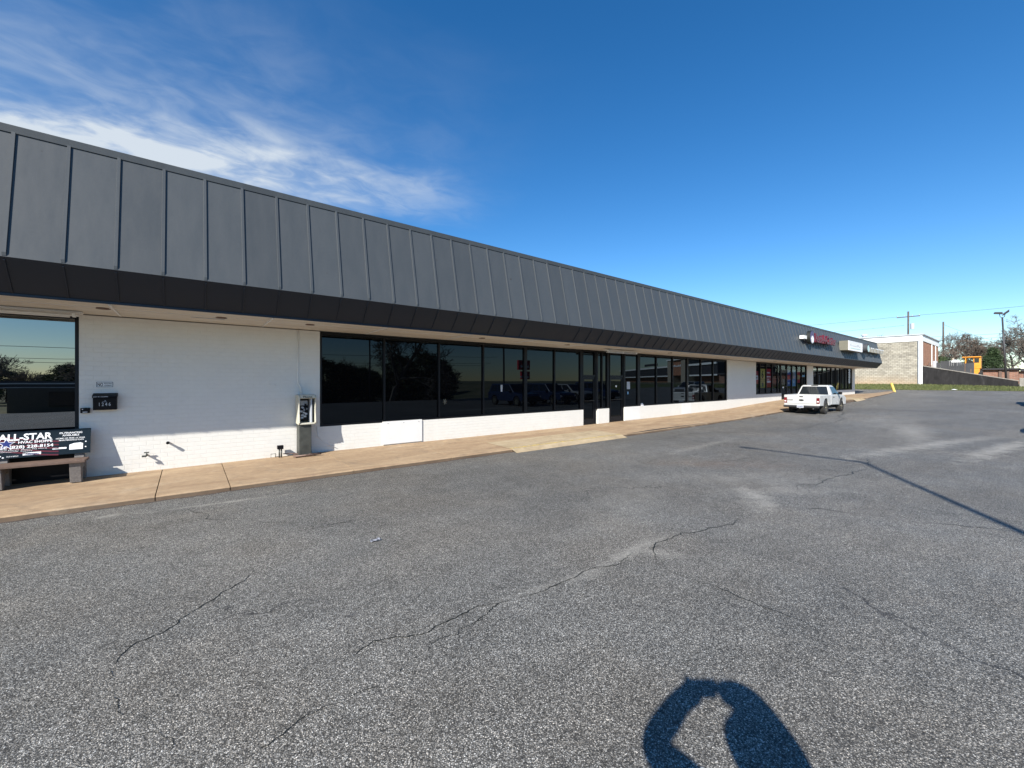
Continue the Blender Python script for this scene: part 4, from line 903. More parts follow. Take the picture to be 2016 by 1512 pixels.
def make_pickup(name, label, paint, loc, rz, group=None):
    r = empty(name, loc, label, 'pickup truck', group)
    W, L, wr = .87, 4.9, .365; ra = .43; A = (1.10, 3.98)
    # cab + nose body
    prof = arch_profile([(1.98, .50), (1.98, 1.07), (3.62, 1.08), (4.55, 1.0), (4.82, .90), (4.88, .72), (4.86, .45)], 0, L, .45, (A[1],), ra)
    mb = MB(); mb.prism(prof, lambda a, b: (a, -W, b), lambda a, b: (a, W, b)); mb.build('body', paint, r, bevel=.045, local=True, seg=3)
    # bed: side walls, floor, front
    for s_ in (-1, 1):
        prof = arch_profile([(.05, .55), (.03, 1.09), (1.95, 1.09)], 0, L, .48, (A[0],), ra) 
        prof = [(.05, .50), (.03, 1.09), (1.95, 1.09), (1.95, .48)] + arch_profile([], 0, L, .48, (A[0],), ra)
        mb = MB(); y0, y1 = (W - .07, W) if s_ > 0 else (-W, -W + .07); mb.prism(prof, lambda a, b: (a, y0, b), lambda a, b: (a, y1, b)); mb.build('bed_side', paint, r, bevel=.028, local=True, seg=3)
    mb = MB(); mb.box(.06, 1.95, -W + .075, W - .075, .60, .64); mb.box(.75, 1.45, -W + .071, -W + .25, .64, .88); mb.box(.75, 1.45, W - .25, W - .071, .64, .88); mb.build('bed_floor', 'dark_plastic', r, local=True)
    mb = MB(); mb.box(.0, .055, -W + .155, W - .155, .60, 1.085); tg = mb.build('tailgate', paint, r, bevel=.02, local=True)
    mb = MB(); mb.box(.0, .05, -W + .012, -W + .15, .50, .62); mb.box(.0, .05, W - .15, W - .012, .50, .62); mb.box(-.0, .05, -W + .012, -W + .15, .945, 1.085); mb.box(.0, .05, W - .15, W - .012, .945, 1.085); mb.box(.005, .05, -W + .151, W - .151, .50, .595); mb.build('rear_panel', paint, r, bevel=.015, local=True)
    for s_ in (-1, 1):
        mb = MB(); y0, y1 = sorted((s_ * (W - .012), s_ * (W - .148))); mb.box(-.018, .06, y0, y1, .63, .935); tl = mb.build('tail_light', 'red_lens', r, bevel=.012, local=True)
        mb = MB(); mb.box(-.024, -.015, y0 + .025, y1 - .025, .70, .77); mb.build('reverse_lens', 'clear_lens', tl, bevel=.006, local=True)
    mb = MB(); mb.box(-.02, -.004, -.085, .085, .985, 1.025); mb.build('handle', 'black', tg, local=True)
    mb = MB(); n = 20; mb.add([(-.006, .125 * math.cos(i * 2 * math.pi / n), .80 + .052 * math.sin(i * 2 * math.pi / n)) for i in range(n)], [tuple(range(n))]); mb.build('emblem', 'print_black', tg, local=True)
    mb = MB(); text_mb(mb, 'RANGER', (-.004, .69, .775), (0, -1, 0), (0, 0, 1), .055, .28, .003, .02); mb.build('lettering', 'print_black', tg, local=True)
    mb = MB(); mb.prism([(-.16, .47), (-.12, .39), (.04, .37), (.04, .50), (-.14, .50)], lambda a, b: (a, -W + .02, b), lambda a, b: (a, W - .02, b)); bp = mb.build('rear_bumper', 'dark_plastic', r, bevel=.02, local=True)
    mb = MB(); mb.box(-.178, -.163, -.165, .165, .375, .525); pl = mb.build('license_plate', 'print_grey', r, bevel=.004, local=True)
    mb = MB(); text_mb(mb, 'PLATE'.replace('PLATE', 'JLN 4872'), (-.178, .13, .415), (0, -1, 0), (0, 0, 1), .07, .26, .003, .02); mb.build('number', 'print_blue', pl, local=True)
    mb = MB(); mb.tube([(-.05, 0, .36), (-.22, 0, .34)], .03, 8); mb.tube([(-.22, 0, .34), (-.22, 0, .40)], .02, 8); mb.build('tow_hitch', 'chrome', r, local=True)
    mb = MB(); mb.tube([(.35, -.55, .36), (-.04, -.58, .34)], .03, 10); mb.build('exhaust_pipe', 'chrome', r, local=True)
    mb = MB(); mb.box(.3, 4.5, -.55, .55, .28, .46); mb.tube([(A[0], -.75, wr), (A[0], .75, wr)], .07, 10); mb.tube([(A[1], -.75, wr), (A[1], .75, wr)], .05, 10); mb.tube([(A[0], 0, wr - .06), (A[0], 0, wr + .06)], .16, 10); mb.build('chassis', 'rubber', r, local=True)
    mb = MB()
    for ax in A:
        for s_ in (-1, 1):
            y0, y1 = sorted((s_ * (W - .08), s_ * (W - .32))); mb.box(ax - ra, ax + ra, y0, y1, .70, .86)
    mb.build('wheel_well', 'rubber', r, local=True)
    # cab
    mb = MB(); lo, hi = greenhouse(mb, (1.99, 3.68, 1.06), (2.20, 3.02, 1.60), W - .02, W - .20); mb.hexa(hi, [(2.26, -W + .25, 1.64), (2.96, -W + .25, 1.64), (2.96, W - .25, 1.64), (2.26, W - .25, 1.64)])
    cab = mb.build('cab', paint, r, bevel=.04, local=True, seg=3)
    win(cab, 'rear_window', face_quad(lo[3], lo[0], hi[0], hi[3], .06, .94, .06, .92, .012))
    win(cab, 'windshield', face_quad(lo[1], lo[2], hi[2], hi[1], .06, .94, .08, .94, .012))
    win(cab, 'side_window', face_quad(lo[0], lo[1], hi[1], hi[0], .22, .93, .08, .90, .012)); win(cab, 'side_window', face_quad(lo[2], lo[3], hi[3], hi[2], .07, .78, .08, .90, .012))
    mb = MB(); mb.box(2.205, 2.25, -.17, .17, 1.595, 1.635); mb.build('brake_light', 'black', cab, local=True)
    for s_ in (-1, 1):
        mb = MB(); y = s_ * (W + .001); x0_, x1_ = 2.25, 3.42
        for a in ((x0_, x0_ + .008, .52, 1.05), (x1_, x1_ + .008, .52, 1.05)): mb.box(a[0], a[1], min(y, y + s_ * .002), max(y, y + s_ * .002), a[2], a[3])
        mb.box(x0_, x1_, min(y, y + s_ * .002), max(y, y + s_ * .002), .505, .513); d = mb.build('door_seam', 'print_black', r, local=True)
        mb = MB(); mb.box(2.34, 2.50, min(y, y + s_ * .03), max(y, y + s_ * .03), .93, .965); mb.build('door_handle', 'black', r, bevel=.006, local=True)
        mb = MB(); y0, y1 = sorted((s_ * (W + .02), s_ * (W + .20))); mb.box(3.18, 3.28, y0, y1, 1.08, 1.24); mr_ = mb.build('mirror', 'black', r, bevel=.02, local=True)
        y0, y1 = sorted((s_ * (W - .05), s_ * (W + .03))); mb = MB(); mb.box(3.20, 3.26, y0, y1, 1.09, 1.14); mb.build('mirror_arm', 'black', mr_, local=True)
        mb = MB(); y0, y1 = sorted((s_ * W, s_ * (W - .22))); mb.box(4.80, 4.895, y0 + .01 * 0, y1, .70, .86); mb.build('headlight', 'clear_lens', r, bevel=.02, local=True)
    mb = MB(); mb.box(4.84, 4.90, -.55, .55, .66, .86); mb.build('grille', 'dark_plastic', r, local=True)
    mb = MB(); mb.box(4.80, 4.99, -W + .03, W - .03, .42, .58); mb.build('front_bumper', 'chrome', r, bevel=.03, local=True)
    for ax in A:
        for s_ in (-1, 1): wheel(r, ax, s_ * (W - .11), wr, .24, s_)
    r.rotation_euler = (0, 0, rz)
    return r
make_pickup('pickup_truck', 'white two door pickup parked at the curb with red tail lights', 'truck_white', (27.35, 8.02, gz(28.9, 8.0) - .03), R(-1.0))

def make_suv(name, label, paint, loc, rz, group, hgt=1.0, lng=4.7, pick=False):
    r = empty(name, loc, label, 'car', group); W, wr, ra = .93, .37, .43; A = (.95, lng - .95)
    prof = arch_profile([(.03, .45), (0, .80), (.03, 1.02 * hgt), (lng - 1.35, 1.05 * hgt), (lng - .25, .92 * hgt), (lng, .75), (lng, .42)], 0, lng, .38, A, ra)
    mb = MB(); mb.prism(prof, lambda a, b: (a, -W, b), lambda a, b: (a, W, b)); mb.build('body', paint, r, bevel=.06, local=True, seg=3)
    mb = MB(); lo, hi = greenhouse(mb, (.06, lng - 1.25, 1.0 * hgt), (.30, lng - 2.1, 1.68 * hgt), W - .03, W - .22); cab = mb.build('cabin', paint, r, bevel=.06, local=True, seg=3)
    win(cab, 'rear_window', face_quad(lo[3], lo[0], hi[0], hi[3], .08, .92, .12, .85, .012)); win(cab, 'windshield', face_quad(lo[1], lo[2], hi[2], hi[1], .05, .95, .06, .92, .012))
    for k_, q in enumerate(((lo[0], lo[1], hi[1], hi[0]), (lo[2], lo[3], hi[3], hi[2]))):
        for a, b in ((.06, .34), (.37, .62), (.65, .95)):
            if k_: a, b = 1 - b, 1 - a
            win(cab, 'side_window', face_quad(*q, a, b, .12, .86, .012))
    for s_ in (-1, 1):
        y0, y1 = sorted((s_ * (W - .02), s_ * (W - .2)))
        mb = MB(); mb.box(-.015, .06, y0, y1, .72, .98 * hgt); mb.build('tail_light', 'red_lens', r, bevel=.02, local=True)
        mb = MB(); mb.box(lng - .06, lng + .012, y0 - .0, y1, .66, .80); mb.build('headlight', 'clear_lens', r, bevel=.02, local=True)
        y0, y1 = sorted((s_ * (W - .0), s_ * (W + .2))); mb = MB(); mb.box(lng - 1.75, lng - 1.62, y0, y1, 1.02 * hgt, 1.18 * hgt); mb.build('mirror', paint, r, bevel=.03, local=True)
    mb = MB(); mb.box(lng - .02, lng + .02, -.55, .55, .52, .80); mb.build('grille', 'dark_plastic', r, local=True)
    mb = MB(); mb.box(-.06, .04, -W + .03, W - .03, .40, .58); mb.box(lng - .03, lng + .07, -W + .03, W - .03, .36, .52); mb.build('bumper', 'dark_plastic', r, bevel=.03, local=True)
    for ax in A:
        for s_ in (-1, 1): wheel(r, ax, s_ * (W - .11), wr, .23, s_)
    r.rotation_euler = (0, 0, rz); return r
grp = 'cars parked out in the lot'
s1 = make_suv('parked_suv', 'navy blue SUV parked nose in facing the shops, nearest of the row', 'car_blue', (21.0, -5.5, gz(21, -3)), R(90), grp, 1.05, 4.8)
s2 = make_suv('parked_suv', 'dark silver SUV parked between two navy ones in the lot', 'car_grey', (28.2, -5.9, gz(28, -3)), R(88), grp, .97, 4.6)
s3 = copy_tree(s2); s3.location = (47.9, -1.2, gz(45, -1)); s3.rotation_euler = (0, 0, R(180)); s3['label'] = 'dark silver SUV parked alone far down the lot'
s4 = copy_tree(s1); s4.location = (32.4, -6.4, gz(31, -4)); s4.rotation_euler = (0, 0, R(94)); s4['label'] = 'navy blue SUV parked right of the silver one'
s5 = copy_tree(s1); s5.location = (24.6, -5.15, gz(24, -3)); s5.rotation_euler = (0, 0, R(90)); s5['label'] = 'navy blue SUV parked just left of the silver one'

# ------------------------------------------------------------ lamp post out in the lot (its shadow crosses the asphalt)
k_ = (-.35, -4.93); hz = 10.75
r = empty('lamp_post', (k_[0], k_[1], 0), 'tall dark lamp post with a long side arm standing behind the photographer', 'street lamp')
mb = MB(); mb.tube([(k_[0], k_[1], -.1), (k_[0], k_[1], hz)], [.08, .055], 12); mb.build('pole', 'pole_metal', r, smooth=True)
mb = MB(); mb.tube([(k_[0], k_[1], hz), (k_[0] - .05, k_[1] + .3, hz + .03), (k_[0] + .0, k_[1] + 1.4, hz + .02), (k_[0] + .1, k_[1] + 2.5, hz - .03)], [.07, .05, .045, .04], 8); mb.build('arm', 'pole_metal', r, smooth=True)
mb = MB(); mb.box(k_[0] - .03, k_[0] + .15, k_[1] + 2.45, k_[1] + 2.95, hz - .06, hz + .0); mb.build('lamp_head', 'pole_metal', r, bevel=.02)

# ------------------------------------------------------------ far end: block building, retaining wall, yard
BX, BY = 70.0, 8.04
fb = empty('block_building', (78, 18, 1.5), 'pale block building with white roof band and orange brick side', 'building')
mb = MB(); mb.box(BX, BX + .3, BY, 32, 1.0, 6.89); mb.build('block_wall', 'block', fb)
mb = MB(); mb.box(BX + .301, 84.6, BY + .01, BY + .3, 1.0, 6.89); mb.build('brick_wall', 'red_brick', fb)
mb = MB(); mb.box(BX - .06, 84.9, BY - .06, 32, 6.891, 7.62); mb.build('roof_band', 'white_paint', fb)
mb = MB(); mb.box(BX - .18, 85.3, BY - .2, 32.2, 7.621, 7.74); mb.build('roof_edge', 'print_grey', fb)
mb = MB(); mb.box(BX - .05, BX + .38, BY - .06, BY - .0, 1.2, 6.885); mb.box(BX - .05, BX - .001, BY + .0, BY + .22, 1.2, 6.885); mb.build('corner_trim', 'white_paint', fb)
mb = MB(); mb.tube([(BX - .10, BY + .30, 1.5), (BX - .10, BY + .30, 7.0)], .05, 8); mb.build('downpipe', 'print_grey', fb)
for a, b in ((77.9, 78.2), (81.5, 81.7)):
    mb = MB(); mb.box(a, b, BY - .07, BY + .0, 3.2, 6.9); mb.build('pilaster', 'white_paint', fb)
mb = MB(); mb.box(79.2, 80.4, BY - .35, BY - .0, 3.75, 4.7); mb.build('meter_box', 'print_grey', fb, bevel=.03)
mb = MB(); mb.tube([(74.0, BY - .2, 3.2), (74.0, BY - .2, 4.3), (74.5, BY - .2, 4.3)], .06, 8); mb.tube([(75.6, BY - .2, 3.2), (75.6, BY - .2, 4.1)], .06, 8); mb.build('vent_pipe', 'copper', fb)
mb = MB(); mb.tube([(76, 14.6, 7.7), (76, 14.6, 8.5)], .25, 12); mb.tube([(76, 14.6, 8.45), (76, 14.6, 8.65)], .4, 12); mb.build('roof_vent', 'print_grey', fb)
# retaining wall
rw = empty('retaining_wall', (BX, 4.3, 1.4), 'blackened concrete retaining wall sloping down from the block building', 'wall')
mb = MB(); mb.hexa([(BX, .65, .9), (BX + .3, .65, .9), (BX + .3, BY - .07, .9), (BX, BY - .07, .9)], [(BX, .65, 1.96), (BX + .3, .65, 1.96), (BX + .3, BY - .07, 3.78), (BX, BY - .07, 3.78)]); mb.build('wall_face', 'stained', rw)
mb = MB(); mb.hexa([(BX - .05, .60, 1.961), (BX + .35, .60, 1.961), (BX + .35, BY - .07, 3.781), (BX - .05, BY - .07, 3.781)], [(BX - .05, .60, 2.05), (BX + .35, .60, 2.05), (BX + .35, BY - .07, 3.87), (BX - .05, BY - .07, 3.87)]); mb.build('cap', 'concrete_grey', rw)
mb = MB(); mb.box(BX - .12, BX + .35, .18, .59, 1.0, 2.32); o = mb.build('concrete_post', 'concrete_grey', bevel=.03); tag(o, 'pale square concrete post at the low end of the retaining wall', 'post')
# raised yard behind the wall
sheet('yard', 'soil', rng(70.35, 120, 4), rng(-20, BY + 60, 4), lambda x, y: 1.45 + 1.5 * sstep(.8, 9, y) + .012 * (x - 70) , kind='structure')
lw = empty('brick_building', (84, 0, 2), 'low brown brick building with flat dark roof behind the retaining wall', 'building')
mb = MB(); mb.box(80, 88, .75, 4.45, 1.2, 3.42); mb.box(80.6, 88, -14, .745, 1.0, 3.2); mb.build('wall', 'red_brick_y', lw)
mb = MB(); mb.box(79.6, 88.4, .6, 4.7, 3.421, 3.58); mb.box(80.2, 88.4, -14, .595, 3.201, 3.5); mb.build('roof', 'roof_dark', lw)
mb = MB(); mb.box(79.88, 79.999, 2.05, 2.3, 1.3, 3.42); mb.box(79.88, 79.999, 1.45, 1.65, 1.3, 3.42); mb.build('downpipe', 'wood_brown', lw)
mb = MB(); mb.box(80.5, 80.599, -.5, .3, 1.7, 3.0); mb.build('window', 'poster_sky', lw)
fe = empty('yard_fence', (76, 5.5, 2.6), 'dark grey slatted yard fence behind the retaining wall', 'fence')
mb = MB()
y = 4.25
while y < 7.3: mb.box(76, 76.04, y, y + .15, 2.3, 4.36 - .04 * (4 if y < 5 else 0) + (.18 if 6.0 < y < 6.9 else 0)); y += .165
mb.build('boards', 'fence_dark', fe)
for y in (4.2, 5.7, 7.35):
    mb = MB(); mb.box(76.05, 76.15, y - .05, y + .05, 2.3, 4.3); mb.build('post', 'fence_dark', fe)
# orange loader behind it
ld = empty('loader', (79, 4.4, 2.4), 'orange machine cab with flat canopy roof rising above the yard fence', 'machine')
mb = MB(); mb.box(78.2, 80.2, 3.72, 4.35, 3.55, 4.98); mb.build('cab', 'orange', ld, bevel=.06)
mb = MB(); mb.box(78.0, 80.4, 3.68, 5.30, 4.985, 5.10); mb.build('canopy_roof', 'orange', ld, bevel=.03)
mb = MB(); mb.tube([(78.15, 5.0, 3.2), (78.15, 5.0, 4.985)], .06, 8); mb.tube([(80.1, 5.0, 3.2), (80.1, 5.0, 4.985)], .06, 8); mb.build('canopy_post', 'orange', ld)
mb = MB(); mb.box(78.25, 80.1, 4.352, 4.9, 3.0, 4.5); mb.build('engine_cover', 'rubber', ld, bevel=.04)
mb = MB(); mb.box(78.0, 80.3, 3.8, 4.6, 2.75, 3.54); mb.build('chassis', 'orange', ld, bevel=.05)
for x in (78.4, 79.9):
    for y, s_ in ((3.75, -1), (4.85, 1)):
        mb = MB(); mb.tube([(x, y - .15, 2.95), (x, y + .15, 2.95)], .42, 20); mb.build('wheel', 'rubber', ld)
mb = MB(); mb.box(78.19, 78.199, 3.85, 4.25, 4.3, 4.85); mb.build('window', 'car_glass', ld)
tk = empty('water_tank', (78, 5.7, 3.6), 'white tank trailer with rounded top behind the dark yard fence', 'tank')
mb = MB(); mb.box(77.5, 79, 5.55, 6.45, 3.9, 4.62); mb.build('tank_body', 'white_paint', tk, bevel=.12, seg=4)
mb = MB(); mb.tube([(78.2, 5.3, 4.1), (78.2, 5.7, 4.55), (78.2, 6.1, 4.6)], .2, 10); mb.build('hose', 'print_grey', tk)
mb = MB(); mb.tube([(78.2, 6.1, 4.6), (78.2, 6.1, 5.0)], .12, 8); mb.build('filler_neck', 'stucco', tk)
mb = MB(); mb.box(77.8, 78.8, 5.7, 6.3, 2.4, 3.9); mb.build('frame', 'fence_dark', tk)
# bollard
r = empty('bollard', (60.3, 9.0, .6), 'leaning yellow steel bollard at the end of the sidewalk', 'bollard')
mb = MB(); mb.tube([(60.3, 8.95, .45), (60.2, 9.28, 1.74)], .12, 16); mb.build('post', 'yellow_paint', r, smooth=False)
mb = MB(); mb.tube([(60.2, 9.28, 1.74), (60.195, 9.29, 1.79)], [.12, .06], 16); mb.build('cap', 'yellow_paint', r)

# poles, wires
def utility(name, x, y, z0, z1, label, arm=True, parent_arm=1.5):
    r = empty(name, (x, y, z0), label, 'utility pole')
    mb = MB(); mb.tube([(x, y, z0), (x, y, z1)], [.17, .12], 10); mb.build('pole', 'pole_wood', r, smooth=True)
    if arm:
        mb = MB(); mb.box(x - .06, x + .06, y - parent_arm, y + parent_arm, z1 - 1.0, z1 - .86); mb.box(x - .05, x + .05, y - .55, y + .55, z1 - 4.9, z1 - 4.78); mb.build('crossarm', 'pole_wood', r)
        for q in (-1.4, -.5, .5, 1.4):
            mb = MB(); mb.tube([(x, y + q, z1 - .86), (x, y + q, z1 - .62)], [.05, .035], 6); mb.build('insulator', 'print_grey', r)
        mb = MB(); mb.tube([(x - .2, y - .55, z1 - 3.2), (x - .2, y - .55, z1 - 2.2)], .28, 12); mb.build('transformer', 'print_grey', r)
    return r
utility('utility_pole', 100, 13.2, 2.5, 14.3, 'tall wooden utility pole with crossarm and transformer behind the block building')
utility('utility_pole', 110, 9.8, 2.4, 13.0, 'bare wooden utility pole without crossarm beside the leafless trees', False)
r = empty('lamp_post', (76, 1.45, 1.5), 'tall dark parking lamp post with two angled heads beyond the retaining wall', 'street lamp')
mb = MB(); mb.tube([(76, 1.60, 1.4), (76, 1.92, 9.55)], [.10, .075], 10); mb.build('pole', 'pole_metal', r, smooth=True)
mb = MB(); mb.tube([(76, 2.14, 9.95), (76, 2.08, 9.62), (76, 1.92, 9.55), (76, 1.76, 9.62), (76, 1.70, 9.95)], .035, 6); mb.build('bracket', 'pole_metal', r)
for y, a in ((2.2, .12), (1.62, -.75)):
    mb = MB(); c_, s_ = math.cos(a), math.sin(a)
    q = [(-.45, -.06), (.35, -.10), (.35, .14), (-.35, .14)]
    mb.prism([(y - (p * c_) * .9, 10.08 + (-p * s_) * .9 + w_) for p, w_ in q], lambda a_, b_: (75.75, a_, b_), lambda a_, b_: (76.25, a_, b_)); mb.build('lamp_head', 'pole_metal', r, bevel=.02)
def wire(p, q, sag, label, rad=.018):
    mb = MB(); n = 24; pts = []
    for i in range(n + 1):
        t_ = i / n; a = Vector(p) * (1 - t_) + Vector(q) * t_; a.z -= sag * 4 * t_ * (1 - t_); pts.append(a)
    mb.tube(pts, rad, 4); o = mb.build('power_line', 'wire'); tag(o, label, 'power line', 'overhead power lines'); return o
wire((60, 60, 11.6), (100, 14.6, 13.5), 1.0, 'upper wire rising from the fascia end to the crossarm pole'); wire((60, 60, 9.9), (100, 13.7, 11.9), 1.0, 'lower wire rising from the fascia end to the crossarm pole')
wire((100, 11.8, 13.5), (95, -30, 15.0), .8, 'highest wire running right from the crossarm pole above the lamp post')
for z, nm in ((9.6, 'top'), (9.0, 'middle'), (8.5, 'bottom')): wire((100, 13, z), (96, -30, z + .2), .4, nm + ' one of three parallel wires crossing above the bare trees')
for y, z, nm in ((-45, 6.1, 'highest'), (-47, 4.9, 'middle'), (-49, 4.5, 'lowest')): wire((-70, y, z), (50, y, z + .8), .7, nm + ' of the roadside wires mirrored in the left shop window', .025)
wire((110, 9.8, 12.5), (112, -2, 7.5), .8, 'wire drooping down to the right from the bare utility pole')

# ------------------------------------------------------------ trees
def bare_mesh(seed, height, spread=.9, lv=6, r0=.22, twr=.012, lean=0):
    rnd = random.Random(seed); trunk = MB(); crown = MB()
    def br(p, d, L, r_, lvl):
        n = 3; pts = [p]; rs = [r_]; q = p.copy(); dd = d.copy()
        for i in range(n):
            dd = (dd + Vector((rnd.gauss(0, .12), rnd.gauss(0, .12), rnd.gauss(.03, .08)))).normalized(); q = q + dd * L / n; pts.append(q.copy()); rs.append(max(twr, r_ * (1 - .42 * (i + 1) / n)))
        (trunk if lvl <= 1 else crown).tube(pts, rs, 6 if lvl < 2 else 3, cap=False)
        if lvl >= lv: return
        k = 3 if lvl > 0 else 5
        if lvl >= 3: k = rnd.choice((3, 4))
        for i in range(k):
            t_ = rnd.uniform(.35, 1.0); idx = min(n - 1, int(t_ * n)); b = pts[idx].lerp(pts[idx + 1], t_ * n - idx)
            az = rnd.uniform(0, 6.28); tilt = rnd.uniform(.35, spread); a = dd.orthogonal().normalized(); a.rotate(Matrix.Rotation(az, 3, dd)); nd = (dd * math.cos(tilt) + a * math.sin(tilt)).normalized(); nd.z += .08
            br(b, nd.normalized(), L * rnd.uniform(.58, .78), max(twr, rs[idx] * rnd.uniform(.45, .62)), lvl + 1)
        if lvl < 3: br(q, dd, L * .7, rs[-1], lvl + 1)
    br(Vector((0, 0, 0)), Vector((lean, 0, 1)).normalized(), height * .34, r0, 0)
    return trunk, crown
def tree_from(name, mbs, mats, names, loc, label, cat='tree', group=None, sc=1.0, rz=0):
    r = empty(name, loc, label, cat, group)
    for mb, m_, nm in zip(mbs, mats, names): mb.build(nm, m_, r, local=True)
    r.rotation_euler = (0, 0, rz); r.scale = (sc, sc, sc); return r
def evergreen_mesh(seed, h, w, n=5200, leaf=.13, cone=True):
    rnd = random.Random(seed); mb = MB(); tr = MB(); tr.tube([(0, 0, 0), (0, 0, h * .95)], [w * .09, .03], 8)
    clumps = []
    for i in range(170):
        t_ = rnd.random() ** .8; zc = h * (.05 + .93 * t_); env = w * (1 - t_) ** .8 if cone else w * math.sqrt(max(.02, 1 - (2 * t_ - .9) ** 2 * .8))
        a = rnd.uniform(0, 6.28); rr = env * rnd.uniform(.45, 1.05); clumps.append((rr * math.cos(a), rr * math.sin(a), zc, rnd.uniform(.10, .24) * w + .05))
    for i in range(n):
        c = rnd.choice(clumps); x = c[0] + rnd.gauss(0, c[3] * .6); y = c[1] + rnd.gauss(0, c[3] * .6); z = max(.05, c[2] + rnd.gauss(0, c[3] * .45))
        s_ = leaf * rnd.uniform(.5, 1.3); d1 = Vector((rnd.gauss(0, 1), rnd.gauss(0, 1), rnd.gauss(0, .6))).normalized() * s_; d2 = Vector((rnd.gauss(0, 1), rnd.gauss(0, 1), rnd.gauss(0, 1))).normalized() * s_ * .5
        p = Vector((x, y, z)); mb.add([p - d1, p + d2, p + d1], [(0, 1, 2)])
    return mb, tr
bt = bare_mesh(3, 9.5, 1.0, 6, .2, .013)
tree_from('bare_tree', bt, ('bark', 'bark'), ('trunk', 'crown'), (108, 8.0, 2.3), 'leafless tree with pale twiggy crown beside the bare utility pole')
bt2 = bare_mesh(7, 8.2, .8, 6, .18, .013)
tree_from('bare_tree', bt2, ('bark_red', 'bark_red'), ('trunk', 'crown'), (104, 6.7, 2.3), 'leafless tree with dense reddish brown twigs behind the white tank')
bt3 = bare_mesh(12, 8.6, 1.05, 6, .22, .014)
tree_from('bare_tree', bt3, ('bark', 'bark'), ('trunk', 'crown'), (112, 5.0, 2.3), 'leafless tree with wide pale crown left of the dark evergreen')
bt4 = bare_mesh(21, 11.5, 1.1, 6, .28, .016)
tree_from('bare_tree', bt4, ('bark', 'bark'), ('trunk', 'crown'), (105, -.6, 1.6), 'large leafless tree right of the lamp post at the frame edge')
bt5 = bare_mesh(26, 9, 1.1, 6, .24, .015)
tree_from('bare_tree', bt5, ('bark', 'bark'), ('trunk', 'crown'), (114, 1.6, 1.6), 'leafless tree with wide low crown between the evergreen and the lamp post')
bt6 = bare_mesh(30, 9, .5, 5, .14, .012)
tree_from('bare_tree', bt6, ('bark', 'bark'), ('trunk', 'crown'), (104, 17.3, 2.5), 'thin leafless treetop showing over the block building roof')
ev = evergreen_mesh(2, 5.0, 2.1, 9000, .15)
tree_from('evergreen_tree', ev, ('needles', 'bark'), ('crown', 'trunk'), (95, 3.3, 1.9), 'dark green cone shaped evergreen right of the orange machine')
ev2 = evergreen_mesh(4, 4.6, 2.0, 5000, .18, False)
tree_from('evergreen_shrub', ev2, ('needles', 'bark'), ('foliage', 'stem'), (118, 5.2, 2.0), 'rounded dark evergreen just left of the cone shaped one', 'shrub', sc=1.1)
hd = evergreen_mesh(9, 3.0, 1.7, 5200, .13, False)
tree_from('evergreen_shrub', hd, ('hedge', 'bark'), ('foliage', 'stem'), (88, 8.4, 2.6), 'dark green shrub between the brick side wall and the yard fence', 'shrub')
hd2 = evergreen_mesh(10, 2.2, 1.4, 4000, .12, False)
tree_from('evergreen_shrub', hd2, ('hedge', 'bark'), ('foliage', 'stem'), (86, 6.6, 2.6), 'low green shrub behind the yard fence', 'shrub')
# trees across the road behind the photographer, seen mirrored in the glass
pine = evergreen_mesh(14, 9.5, 3.4, 9000, .34, False)
p0 = tree_from('pine_tree', pine, ('needles', 'bark'), ('crown', 'trunk'), (-40, -95, -2.6), 'dark evergreen in the tree line across the road, mirrored in the glass', group='trees across the road')
lf = bare_mesh(40, 15, 1.0, 5, .35, .03)
b0 = tree_from('bare_tree', lf, ('bark', 'bark'), ('trunk', 'crown'), (-30, -99, -2.6), 'tall leafless tree across the road, mirrored in the glass', group='trees across the road')
random.seed(77)
for i in range(64):
    x = -66 + i * 2.3 + random.uniform(-1.2, 1.2); y = -104 + random.uniform(-12, 8) + (18 if x > 30 else 0)
    if 60 < x < 84: continue
    c = copy_tree(p0 if random.random() < .45 else b0); c.location = (x, y, -2.6); s_ = random.uniform(.6, 1.0); c.scale = (s_, s_, s_ * random.uniform(.75, 1.0)); c.rotation_euler = (0, 0, random.uniform(0, 6.28))
bb = tree_from('bare_tree', bare_mesh(55, 13, 1.1, 6, .3, .02), ('bark', 'bark'), ('trunk', 'crown'), (17, -19, -.3), 'tall leafless tree at the back of the lot, mirrored in the dark windows')
for (x, y, s_) in ((9, -42, 1.05), (12.5, -45, 1.15), (15.5, -41, 1.0), (19, -44, .95), (23.5, -46, .8), (28, -43, 1.15), (31.5, -40, 1.2), (36, -44, 1.1)):
    c = copy_tree(p0); c.location = (x, y, gz(x, y)); c.scale = (s_ * .9, s_ * .9, s_ * .8); c['group'] = 'evergreens at the back of the lot'; c['label'] = 'dark evergreen at the back of the lot, mirrored in the dark windows'
for x, y, lb in ((22, -40, 'dark steel lamp mast mirrored in the first dark window'), (32.8, -20, 'dark steel lamp mast mirrored beside the vertical sticker')):
    r = empty('lamp_mast', (x, y, -2.6), lb, 'street lamp'); mb = MB(); mb.tube([(x, y, -2.6), (x, y, 8.5)], .12, 8); mb.build('pole', 'pole_metal', r); mb = MB(); mb.box(x - 1, x + 1, y - .1, y + .1, 8.3, 8.6); mb.build('lamp_head', 'pole_metal', r)
